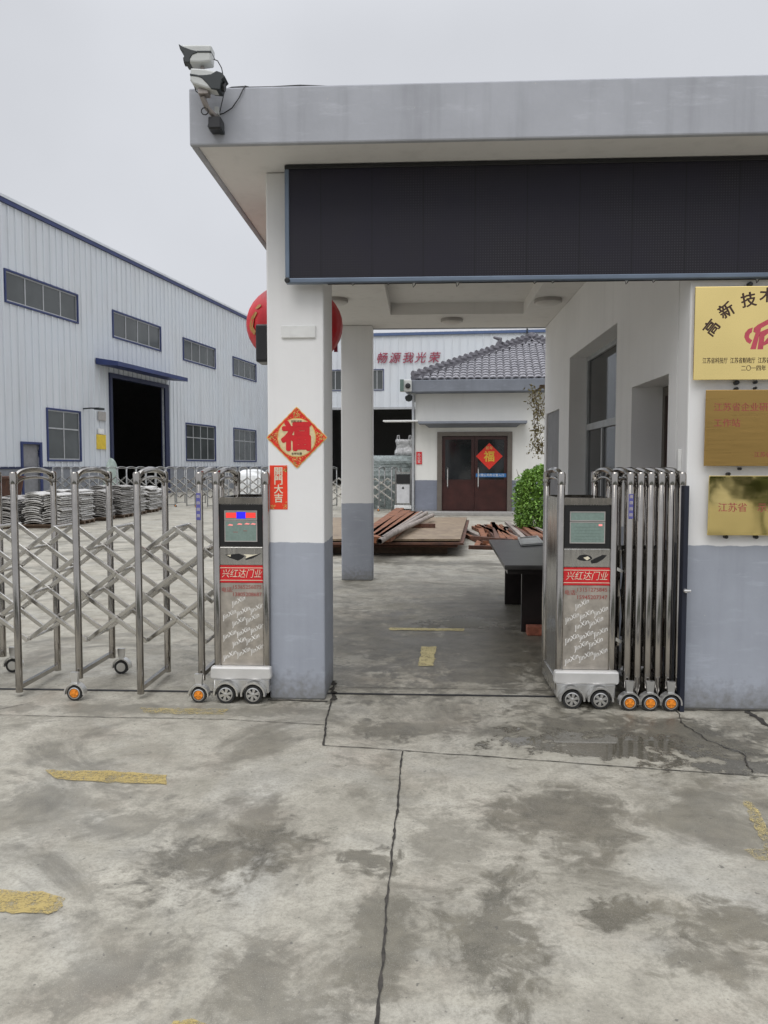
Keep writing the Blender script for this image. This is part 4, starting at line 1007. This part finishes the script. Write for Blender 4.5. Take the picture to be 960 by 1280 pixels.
for e in ((ex0, ey0, ez), (ex1, ey0, ez), (ex0, ey1, ez), (ex1, ey1, ez)):
    a, c_ = Vector(e), Vector((ax, ay, az)); n = 22
    for i in range(n):
        p, q = a.lerp(c_, i / n), a.lerp(c_, (i + 1.25) / n)
        rg.tube([p + Vector((0, 0, .20)), q + Vector((0, 0, .09))], [.105, .085], 8)
    rg.tube([a + Vector((0, 0, .05)), c_ + Vector((0, 0, .05))], .10, 6)
rg.tube([(ax, ay, az), (ax, ay, az + .28)], [.2, .10], 8)
m_ = Vector((ex0, ey0, ez)).lerp(Vector((ax, ay, az)), .72); rg.tube([m_ + Vector((-.1, 0, .2)), m_ + Vector((-.05, 0, .40)), m_ + Vector((-.28, -.05, .46))], [.11, .09, .04], 8)
rg.build('roof_ridge', simple('dark ridge tiles', (.13, .125, .14), .7, 0, .3, 6), roof, False)
b = MB().box(.15, 3.55, -.75, -.002, 2.90, 2.97); b.add([(.45, -.002, 2.80), (3.25, -.002, 2.80), (3.4, -.70, 2.899), (.3, -.70, 2.899), (.45, -.002, 2.899), (3.25, -.002, 2.899)], [(0, 1, 2, 3), (0, 3, 4), (1, 5, 2)])
b.build('door_canopy', m_house_fascia, ho, False)
MB().box(-1.0, .13, -.5, -.02, 2.985, 3.03).build('side_canopy', m_white, ho, False)
df = MB(); df.box(.72, .87, -.04, .16, 0, 2.66).box(2.98, 3.13, -.04, .16, 0, 2.66).box(.87, 2.98, -.04, .16, 2.53, 2.66); df.build('door_frame', m_doorframe, ho, False)
MB().box(.4, 3.5, -.9, -.05, 0, .10).build('door_step', simple('step concrete', (.30, .29, .27), .8), ho, False, bevel=.01)
for x0, x1, hx in ((.875, 1.92, 1.06), (1.93, 2.975, 2.05)):
    b = MB(); b.box(x0, x1, .08, .13, .11, 1.12).box(x0, x0 + .10, .08, .13, 1.12, 2.525).box(x1 - .10, x1, .08, .13, 1.12, 2.525).box(x0 + .1, x1 - .1, .08, .13, 2.42, 2.525).box(x0, x1, .08, .13, .1, .11)
    dl = b.build('door', m_doorwood, ho, False); MB().box(x0 + .1, x1 - .1, .10, .11, 1.12, 2.42).build('pane', m_glassdark, dl, False)
    MB().tube([(hx, .08, .85), (hx, .0, .90), (hx, .0, 1.45), (hx, .08, 1.50)], .018, 8).build('handle', m_chrome, dl, False)
MB().box(4.5, 6.2, .1, .16, 1.0, 2.5).build('window', m_glassdark, ho, False)
MB().tube([(-.06, -.06, .1), (-.06, -.06, 3.88)], .045, 8).build('downpipe', m_alu, ho, False)
fu2 = thing('fortune_sticker', 'plain red fortune diamond with gold character on the glass of the house door', 'sticker', (HX, HY, 0), HR)
cx_, cz_ = 2.40, 1.875; b = MB(); b.prism([(cx_ - .43, cz_), (cx_, cz_ - .43), (cx_ + .43, cz_), (cx_, cz_ + .43)], .068, .078); b.build('paper', m_redpaper, fu2, False)
fat_text('福', .36, (cx_, .060, cz_ - .03), simple('bright gold print', (.72, .46, .05), .4), .007, fu2, False)
text('新年', .12, (cx_, .062, cz_ + .26), m_gold, 'lettering', fu2, False)
bs = thing('door_sign', 'blue strip sign with small white writing across the house door glass', 'sign', (HX, HY, 0), HR)
MB().box(1.97, 2.95, .066, .078, 1.20, 1.32).build('film', m_bluesign, bs, False)
text('有限公司办公室入口', .095, (2.46, .062, 1.26), m_white, 'lettering', bs, False)
rs = thing('door_sign', 'small red vertical sign with white characters on the left corner of the house', 'sign', (HX, HY, 0), HR)
MB().box(.04, .22, -.03, -.002, 1.62, 2.02).build('board', m_red, rs, False)
for k, ch in enumerate('办公室'): text(ch, .11, (.13, -.034, 1.92 - k * .11), m_white, 'lettering', rs, False)
# house cameras
hc = thing('security_camera', 'box security camera at the left end of the house fascia', 'security camera', at(508, 483, 24.6), 0, 'security cameras on the house')
p = at(508, 483, 24.6); MB().box(p.x - .20, p.x + .17, 24.45, 24.75, p.z - .17, p.z + .20).build('housing', m_camwhite, hc, bevel=.03)
MB().box(p.x - .20, p.x - .08, 24.40, 24.449, p.z - .17, p.z + .20).build('hood', simple('dull green metal', (.10, .15, .13), .5), hc)
MB().lathe([(.085, 0), (.085, .05), (.05, .06)], (p.x + .05, 24.449, p.z), 'y', 14).build('lens', m_black, hc)
hd = thing('security_camera', 'little dark dome camera on a bracket below the house fascia corner', 'security camera', at(511, 497, 24.8), 0, 'security cameras on the house')
p = at(511, 497, 24.8); MB().lathe([(.02, -.13), (.09, -.10), (.12, -.03), (.12, .04), (.05, .08)], (p.x, 24.8, p.z), 'z', 16).build('dome', m_camgreen, hd, smooth=True)
MB().tube([(p.x, 24.8, p.z + .08), (p.x + .04, 24.85, p.z + .14), (p.x + .22, 25.1, p.z + .14)], .022, 6).build('bracket', m_camwhite, hd)

# ------------------------------------------------------------------ far folding gate across the yard
G0, G1 = Vector((-0.33, 26.1, 0)), Vector((-15.9, 31.0, 0)); gv = (G1 - G0); ga = math.atan2(-gv.y, -gv.x)
fg = thing('retractable_gate', 'long dull steel folding gate drawn across the yard in front of the factory halls', 'folding gate', G0, ga)
LG = gv.length; nfr = int((LG - .9) / .46)
f0, f1 = make_frame(fg, False, m_farsteel), make_frame(fg, True, m_farsteel, True)
fxs = [-.75 - .46 * k for k in range(nfr)]
f0.location = (fxs[0], 0, 0); f1.location = (fxs[1], 0, 0)
for k in range(2, nfr): inst(f0 if k % 2 == 0 else f1, fg, (fxs[k], 0, 0))
for k in range(nfr + 2):
    xm = fxs[0] + .23 - .46 * k
    lattice(fg, [xm], .23, fxs[-1], fxs[0] + .05, [(.2, (1, -1))], m_barsteel, w=.05, rods=False)
b = MB()
for x in (-.60, -.06):
    for y in (0, .5): b.tube([(x, y, .05), (x, y, 1.5)], .035, 8)
b.box(-.60, -.06, -.02, .03, 1.30, 1.36).box(-.58, -.08, -.01, .5, .16, .95)
cbn = b.build('cabinet', m_farsteel, fg, False)
MB().box(-.56, -.10, -.03, -.012, .30, .93).build('front_panel', simple('pale panel', (.62, .62, .63), .45), cbn, False)
MB().box(-.56, -.10, -.03, .3, .96, 1.28).build('display_panel', m_black, cbn, False)
MB().box(-.64, -.02, -.06, .5, .10, .22).build('bumper', m_white, cbn, False, bevel=.02)
e = MB().prism([(-.38, .80), (-.33, .87), (-.28, .80), (-.33, .77)], -.034, -.0305); e.build('emblem', m_black, cbn, False)
e = MB()
for x in (-.5, -.33, -.16): e.lathe([(.07, -.04), (.07, 0)], (x, -.02, .07), 'y', 14)
e.build('wheel', m_tyre, cbn, False)

# ------------------------------------------------------------------ yard: bulk bag, sheeted piles
def lump(name, label, cat, c, sx, sy, sz, mat, seed, noise=.12, seg=26, boxy=.45):
    r = random.Random(seed); b = MB(); vs = []; fs = []; n, m = seg, 14
    ph = [(r.uniform(0, 6.3), r.uniform(1, 5), r.uniform(1, 6)) for _ in range(9)]
    for i in range(m + 1):
        th = math.pi / 2 * i / m
        for k in range(n):
            q = 2 * math.pi * k / n; cx_, sy_ = math.cos(q), math.sin(q); e = boxy
            x = math.copysign(abs(cx_) ** e, cx_); y = math.copysign(abs(sy_) ** e, sy_)
            rad = math.cos(th) ** e; z = math.sin(th) ** e
            d = 1 + noise * sum(math.sin(p + a * q + b2 * th * 2) for p, a, b2 in ph) / 4
            vs.append((c[0] + sx * x * rad * d, c[1] + sy * y * rad * d, c[2] + sz * z * (0.9 + .1 * d)))
    for i in range(m):
        for k in range(n): fs.append((i * n + k, i * n + (k + 1) % n, (i + 1) * n + (k + 1) % n, (i + 1) * n + k))
    b.add(vs, fs); t = thing(name, label, cat, c); return t, b.build('sheet', mat, t, smooth=False)
def plastic(name, c, rough=.25):
    t = NT(name); n = t.noise(t.obj(), 4, 7, .7, 1.5); t.set(color=t.mix(t.mr(n, .35, .65), tuple(x * .45 for x in c), c), rough=rough).bump(n, .8, .06); return t.m
m_film = plastic('crinkled clear plastic film', (.24, .28, .27), .18); m_bagm = plastic('white woven bag', (.60, .60, .60), .6); m_green = plastic('green tarpaulin', (.16, .24, .20), .5)
p0, p1 = at(462, 568, 28.6), at(520, 575, 28.6)
lump('covered_pile', 'pile wrapped in shiny plastic film behind the far gate cabinet', 'covered pile', ((p0.x + p1.x) / 2 - .3, 28.8, 0), 1.45, .8, 1.95, m_film, 3, .10, boxy=.32)
bg_ = thing('bulk_bag', 'crumpled white bulk bag standing on the film covered pile', 'bulk bag', (-.66, 28.9, 1.96))
r = random.Random(5); vs = []; fs = []
for i in range(9):
    z = i / 8; s_ = .36 - .05 * z + .03 * math.sin(z * 9)
    for k in range(24):
        q = 2 * math.pi * k / 24; cx_, sy_ = math.cos(q), math.sin(q)
        vs.append((-.66 + s_ * math.copysign(abs(cx_) ** .5, cx_) + r.uniform(-.015, .015), 28.9 + s_ * math.copysign(abs(sy_) ** .5, sy_), 1.955 + .60 * z + r.uniform(-.015, .015)))
for i in range(8):
    for k in range(24): fs.append((i * 24 + k, i * 24 + (k + 1) % 24, (i + 1) * 24 + (k + 1) % 24, (i + 1) * 24 + k))
fs.append(tuple(range(8 * 24, 9 * 24))); MB().add(vs, fs).build('bag_body', m_bagm, bg_)
for sx_ in (-.24, .2): MB().tube([(-.66 + sx_ - .05, 28.8, 2.52), (-.66 + sx_ - .03, 28.8, 2.70), (-.66 + sx_ + .03, 28.8, 2.70), (-.66 + sx_ + .05, 28.8, 2.52)], .02, 6).build('lifting_loop', m_bagm, bg_)
p = at(316, 600, 33); lump('covered_pile', 'low white sheeted pile behind the far gate beside the front pillar', 'covered pile', (p.x, 33, 0), .62, .8, 1.42, simple('white sheet', (.66, .67, .66), .5), 11, .06)
p = at(134, 600, 32.5); lump('covered_pile', 'pale green sheeted pile in front of the factory doorway', 'covered pile', (p.x, 33, 0), .34, .5, 1.9, simple('pale green sheet', (.30, .36, .32), .6), 12, .10, boxy=1.0)

# ------------------------------------------------------------------ stacks of castings
def cast_mesh(wd, ln, curve, seed):
    b = MB(); n = 8
    for part in range(2):
        y0, y1 = -ln / 2 + part * ln / 2 + .01, -ln / 2 + (part + 1) * ln / 2 - .01
        vs = []; fs = []
        for i in range(n + 1):
            x = -wd / 2 + wd * i / n; zc = curve * (1 - (2 * i / n - 1) ** 2)
            vs += [(x, y0, zc), (x, y1, zc), (x, y0, zc + .026), (x, y1, zc + .026)]
        for i in range(n):
            a = i * 4; c_ = a + 4; fs += [(a, c_, c_ + 1, a + 1), (a + 2, a + 3, c_ + 3, c_ + 2), (a, a + 2, c_ + 2, c_), (a + 1, c_ + 1, c_ + 3, a + 3)]
        fs += [(0, 1, 3, 2), (n * 4, n * 4 + 2, n * 4 + 3, n * 4 + 1)]; b.add(vs, fs)
    return b
def stack(x, y, rz, n, mat, label, wd=.42, ln=.95, cols=2):
    t = thing('casting_stack', label, 'metal stack', (x, y, 0), rz, 'stacks of grey castings in the yard')
    b = MB()
    for s in (-.35, 0, .35): b.box(-.5, .5, s - .05, s + .05, 0, .08)
    b.box(-.5, .5, -.48, .48, .081, .10); b.build('pallet', m_timber, t, False)
    src = None
    for c_ in range(cols):
        for k in range(n):
            if src is None: o = src = cast_mesh(wd, ln, .045, 1).build('casting', mat, t, False)
            else: o = src.copy(); COL.objects.link(o); o.parent = t
            o.location = ((c_ - (cols - 1) / 2) * (wd + .06) + rnd.uniform(-.04, .04), rnd.uniform(-.07, .07), .102 + k * .054); o.rotation_euler = (rnd.uniform(-.02, .02), rnd.uniform(-.03, .03), rnd.uniform(-.05, .05))
    return t
SL = [(-11.75, 19.0, .1, 11, m_castdark, 'dark stack of castings at the left end of the front row'), (-10.62, 18.95, .05, 12, m_castdark, 'dark dense stack of castings in the front row beside the pale pinkish stack'),
      (-9.50, 19.15, .08, 14, m_casting, 'pale stack of castings at the right end of the front row'), (-9.55, 20.45, .06, 15, m_casting, 'pale stack of castings directly behind the front row corner'),
      (-9.5, 21.75, .1, 14, m_castdark, 'tall dark stack of castings between paler stacks in the second half of the row'), (-9.45, 23.0, .02, 16, m_castdark, 'dark stack of castings, second of the pair of dark ones'),
      (-9.5, 24.3, .05, 15, m_casting, 'pale stack of castings just beyond the two dark stacks'), (-9.55, 25.6, .04, 14, m_casting, 'pale stack of castings, next to last towards the far gate'),
      (-9.75, 26.9, .05, 12, m_casting, 'low pale stack of castings nearest the far gate'), (-10.8, 20.4, .04, 12, m_castdark, 'dark stack of castings behind the front row, second from left'),
      (-10.85, 21.8, .08, 13, m_casting, 'pale stack of castings in the back column left of the tall dark one'), (-12.2, 20.6, .0, 11, m_castdark, 'dark stack of castings farthest left behind the front row')]
for a in SL: stack(*a)
bx = thing('rusty_skip', 'rusty red brown steel skip behind the left stacks of castings', 'skip', (-13.2, 24.0, 0))
b = MB(); b.prism([(-15.2, .15), (-13.4, .15), (-13.2, 1.15), (-15.5, 1.15)], 23.3, 24.9); b.box(-15.55, -13.15, 23.25, 24.95, 1.151, 1.23); b.build('skip_body', m_rustdark, bx)
for x in (-14.9, -13.7): MB().box(x - .1, x + .1, 23.4, 24.8, 0, .149).build('runner', m_rustdark, bx)

# ------------------------------------------------------------------ steel plates, pipes, tubes by the house
for k, (dx, dy, z, lab) in enumerate(((0, 0, .26, 'topmost worn steel plate of the stack under the pipes'), (.05, -.10, .20, 'middle rusty steel plate of the stack'), (-.05, .06, .14, 'lowest dark steel plate of the stack resting on timber blocks'))):
    t = MB().slab([(-2.6 + dx, 13.15 + dy), (.66 + dx, 13.3 + dy), (1.10 + dx, 19.0 + dy), (-2.2 + dx, 18.8 + dy)], z, z + .035).build('steel_plate', m_plate if k == 0 else m_rustdark, None)
    tag(t, lab, 'steel plate', 'stacked steel plates')
for k, (y, lab) in enumerate(((13.6, 'square timber block under the front edge of the steel plates'), (18.2, 'square timber block under the rear edge of the steel plates'))):
    t = MB().slab([(-2.3, y), (.45, y), (.45, y + .14), (-2.3, y + .14)], 0, .138).build('timber_block', m_timber, None, bevel=.01); tag(t, lab, 'timber', 'timber under the plates')
def pipe(name, label, cat, group, p, q, w, h, mat, hollow=True, roundp=False):
    b = MB()
    if roundp: b.tube([p, q], w, 12, cap=False).tube([p, q], w * .82, 12, cap=False)
    else: b.bar(p, q, w, h, (1, 0, 0))
    o = b.build(name, mat, None, smooth=roundp); tag(o, label, cat, group); return o
ZP = .298
lab = 'rusty orange flat steel bar lying in the bundle on the plates'
for k, (a, c_) in enumerate([((460, 668), (500, 637)), ((464, 672), (508, 640)), ((470, 675), (516, 642)), ((480, 674), (524, 642))]):
    P0, P1 = gp(a[0], a[1], ZP + .05), gp(c_[0], c_[1], ZP + .05); pipe('steel_bar', lab, 'steel bar', 'rusty bars on the plates', P0, P1, .22, .10, m_rust)
for k, (a, c_, zz, lb_) in enumerate([((474, 677), (533, 641), .14, 'grey weathered pipe lying across the rusty bars, nearest the camera at its tip'), ((482, 671), (541, 644), .13, 'grey weathered pipe lying across the rusty bars, reaching farthest right'), ((478, 672), (527, 640), .17, 'thin pale pipe on top of the rusty bar bundle')]):
    pipe('steel_pipe', lb_, 'pipe', 'pipes on the rusty bars', gp(a[0], a[1], ZP + zz), gp(c_[0], c_[1], ZP + zz), .045 if k < 2 else .028, 0, m_pipe, roundp=True)
P0, P1 = gp(510, 657, ZP + .04), gp(544, 657, ZP + .04); pipe('steel_bar', 'short dark rusty bar lying crosswise on the top plate right of the pipes', 'steel bar', None, P0, P1, .12, .08, m_rustdark)
lab = 'rusty steel tube lying in the tangled heap between the plates and the green bush'
r = random.Random(3)
for k in range(33):
    x = 1.02 + .046 * k; y0 = 14.4 + r.uniform(-.2, .6); an = r.uniform(-.09, .09) + (.12 if k < 6 else -.05); L_ = r.uniform(3.0, 4.6); lay = k % 3
    z = .04 + .055 * lay
    P0 = Vector((x + .15 * lay, y0, z)); P1 = P0 + Vector((math.sin(an) * L_, math.cos(an) * L_, 0))
    pipe('steel_tube', lab, 'steel tube', 'rusty tubes heaped by the bush', P0, P1, r.uniform(.06, .13), .07, (m_rust, m_rust, m_rustdark, m_rust, m_pipe)[k % 5])
for k, (a, c_, lb_) in enumerate([((586, 684), (662, 686), 'dark rusty bar lying crosswise at the near end of the tube heap'), ((590, 672), (640, 676), 'rusty bar lying crosswise in the middle of the tube heap')]):
    pipe('steel_bar', lb_, 'steel bar', None, gp(a[0], a[1], .26), gp(c_[0], c_[1], .26), .08, .06, m_rustdark)

# ------------------------------------------------------------------ desk with tray, brick
de = thing('desk', 'black wooden desk with scuffed top standing in the passage beside the right wall', 'desk', (1.1, 7.9, 0))
MB().slab([(.735, 6.85), (1.50, 6.85), (1.50, 9.25), (.80, 9.25)], .63, .672).build('desk_top', m_desktop, de, bevel=.008)
MB().slab([(.765, 6.90), (1.48, 6.90), (1.48, 9.2), (.83, 9.2)], .585, .629).build('apron', m_desk, de)
for y in (7.18, 8.62): MB().box(.93, 1.46, y, y + .045, 0, .584).build('leg', m_desk, de, bevel=.004)
MB().box(1.40, 1.44, 7.226, 8.619, .1, .584).build('modesty_panel', m_desk, de)
tr = thing('tray', 'shallow white cardboard lid lying on the desk', 'tray', gp(663, 677, .673))
p = [gp(u, v, .674) for u, v in ((648, 674), (671, 672), (679, 681), (652, 683))]
b = MB().slab([(q.x, q.y) for q in p], .674, .682); b.build('tray_base', m_paper, tr)
b = MB()
for i in range(4): b.bar(p[i] + Vector((0, 0, .018)), p[(i + 1) % 4] + Vector((0, 0, .018)), .012, .02, (0, 0, 1))
b.build('tray_rim', m_paper, tr)
bk_ = MB().box(.965, 1.20, 7.02, 7.13, 0, .085).build('brick', m_brick, None, bevel=.008); tag(bk_, 'broken red brick on the wet floor in front of the desk leg', 'brick')

# ------------------------------------------------------------------ bush and withered creeper
def leaf_mat(name, a, b_):
    t = NT(name); n = t.noise(t.pos(), 3.5, 3); t2 = t.n.new('ShaderNodeNewGeometry')
    t.set(color=t.mix(t2.outputs['Random Per Island'], t.mix(t.mr(n, .35, .65), a, b_), tuple(x * 1.5 for x in b_)), rough=.5)
    t.p.inputs['Transmission Weight'].default_value = 0; return t.m
def leaves(b, pts, s0, s1, r):
    for p in pts:
        s = r.uniform(s0, s1); a = Vector((r.gauss(0, 1), r.gauss(0, 1), r.gauss(0, 1))).normalized(); c_ = a.orthogonal().normalized(); d_ = a.cross(c_)
        q = r.uniform(0, 6.28); e1 = c_ * math.cos(q) + d_ * math.sin(q); e2 = a.cross(e1)
        b.add([p - e1 * s, p - e2 * s * .45 + a * s * .12, p + e1 * s, p + e2 * s * .45 + a * s * .12], [(0, 1, 2, 3)])
bu = thing('bush', 'rounded bright green clipped bush against the house beside the steel heap', 'bush', (2.75, 17.9, 0))
r = random.Random(21); pts = []
lob = [((2.62, 17.9, .62), (.52, .6, .58)), ((2.85, 18.1, 1.0), (.60, .6, .52)), ((2.40, 17.8, .85), (.34, .4, .42)), ((3.1, 18.0, .6), (.6, .6, .62)), ((2.55, 17.8, 1.15), (.40, .4, .32)), ((2.5, 17.75, .35), (.40, .4, .35)), ((2.32, 17.7, .45), (.20, .3, .40)), ((2.75, 17.9, 1.42), (.22, .25, .16)), ((2.45, 17.75, 1.30), (.16, .2, .18)), ((2.30, 17.7, 1.05), (.16, .2, .2))]
for k in range(11500):
    (cx_, cy_, cz_), (sx_, sy_, sz_) = lob[k % len(lob)]
    v = Vector((r.gauss(0, 1), r.gauss(0, 1), r.gauss(0, 1))).normalized() * (r.uniform(.5, 1.0) ** .6) * r.uniform(.85, 1.16)
    p = Vector((cx_ + v.x * sx_, cy_ + v.y * sy_, cz_ + v.z * sz_))
    if p.z > .05: pts.append(p)
b = MB(); leaves(b, pts, .025, .05, r); b.build('foliage', leaf_mat('bright bush leaves', (.05, .12, .018), (.13, .24, .035)), bu)
b = MB()
for k in range(9): b.tube([(2.7 + r.uniform(-.1, .1), 18 + r.uniform(-.1, .1), 0), (2.7 + r.uniform(-.4, .4), 18 + r.uniform(-.3, .3), .8)], [.03, .01], 6)
for k in range(26):
    q = r.uniform(0, 6.28); x, y, z = 2.65 + .45 * math.cos(q), 17.9 + .45 * math.sin(q), r.uniform(.5, 1.35); dx, dz = r.uniform(-.2, .1), r.uniform(.08, .22)
    b.tube([(x, y, z), (x + dx, y - .1, z + dz)], [.008, .003], 5)
b.build('stem', m_timber, bu)
cr = thing('creeper', 'withered brown green creeper hanging at the rear corner of the passage wall', 'creeper', (1.66, 10.9, 2.6))
b = MB(); pts = []
for k in range(5):
    x, y = 1.60 + r.uniform(-.05, .08), 10.9 + r.uniform(-.1, .1); line = [Vector((1.66, 10.9, 2.66))]
    for i in range(9):
        line.append(Vector((x + r.uniform(-.05, .05), y + r.uniform(-.04, .04), 2.60 - i * .105)))
        for j in range(11 if i not in (4, 6) else 3): pts.append(line[-1] + Vector((r.gauss(0, .05 if i < 5 else .035), r.gauss(0, .05), r.gauss(0, .05))))
    b.tube(line, .005, 5)
b.box(1.63, 1.76, 10.85, 10.95, 2.64, 2.68)
b.build('stem', m_timber, cr); b = MB(); leaves(b, pts, .018, .036, r)
b.build('foliage', leaf_mat('withered leaves', (.13, .085, .035), (.20, .17, .06)), cr)

# ------------------------------------------------------------------ behind the camera: tree belt added along the road for dark reflections (seen only there)
r = random.Random(8); b = MB(); pts = []
for k in range(26):
    x = -42 + k * 3.4 + r.uniform(-1, 1); h = r.uniform(3.6, 6.2)
    for j in range(330):
        v = Vector((r.gauss(0, 1), r.gauss(0, 1), r.gauss(0, 1))).normalized() * r.uniform(.4, 1)
        pts.append(Vector((x + v.x * 2.2, -26 + v.y * 2, h * .58 + v.z * h * .42)))
    b.tube([(x, -26, 0), (x, -26, h * .6)], [.16, .06], 6)
leaves(b, pts, .3, .55, r)
tag(b.build('reflection_tree_belt', leaf_mat('road tree leaves', (.03, .05, .018), (.07, .10, .035))), 'belt of trees added across the road for reflections, out of view', 'trees', kind='stuff')
road = MB(); road.add([(-300, -20, .004), (300, -20, .004), (300, -3.6, .004), (-300, -3.6, .004)], [(0, 1, 2, 3)])
tag(road.build('road', simple('asphalt', (.05, .05, .052), .85, 0, .2, 3)), kind='structure')
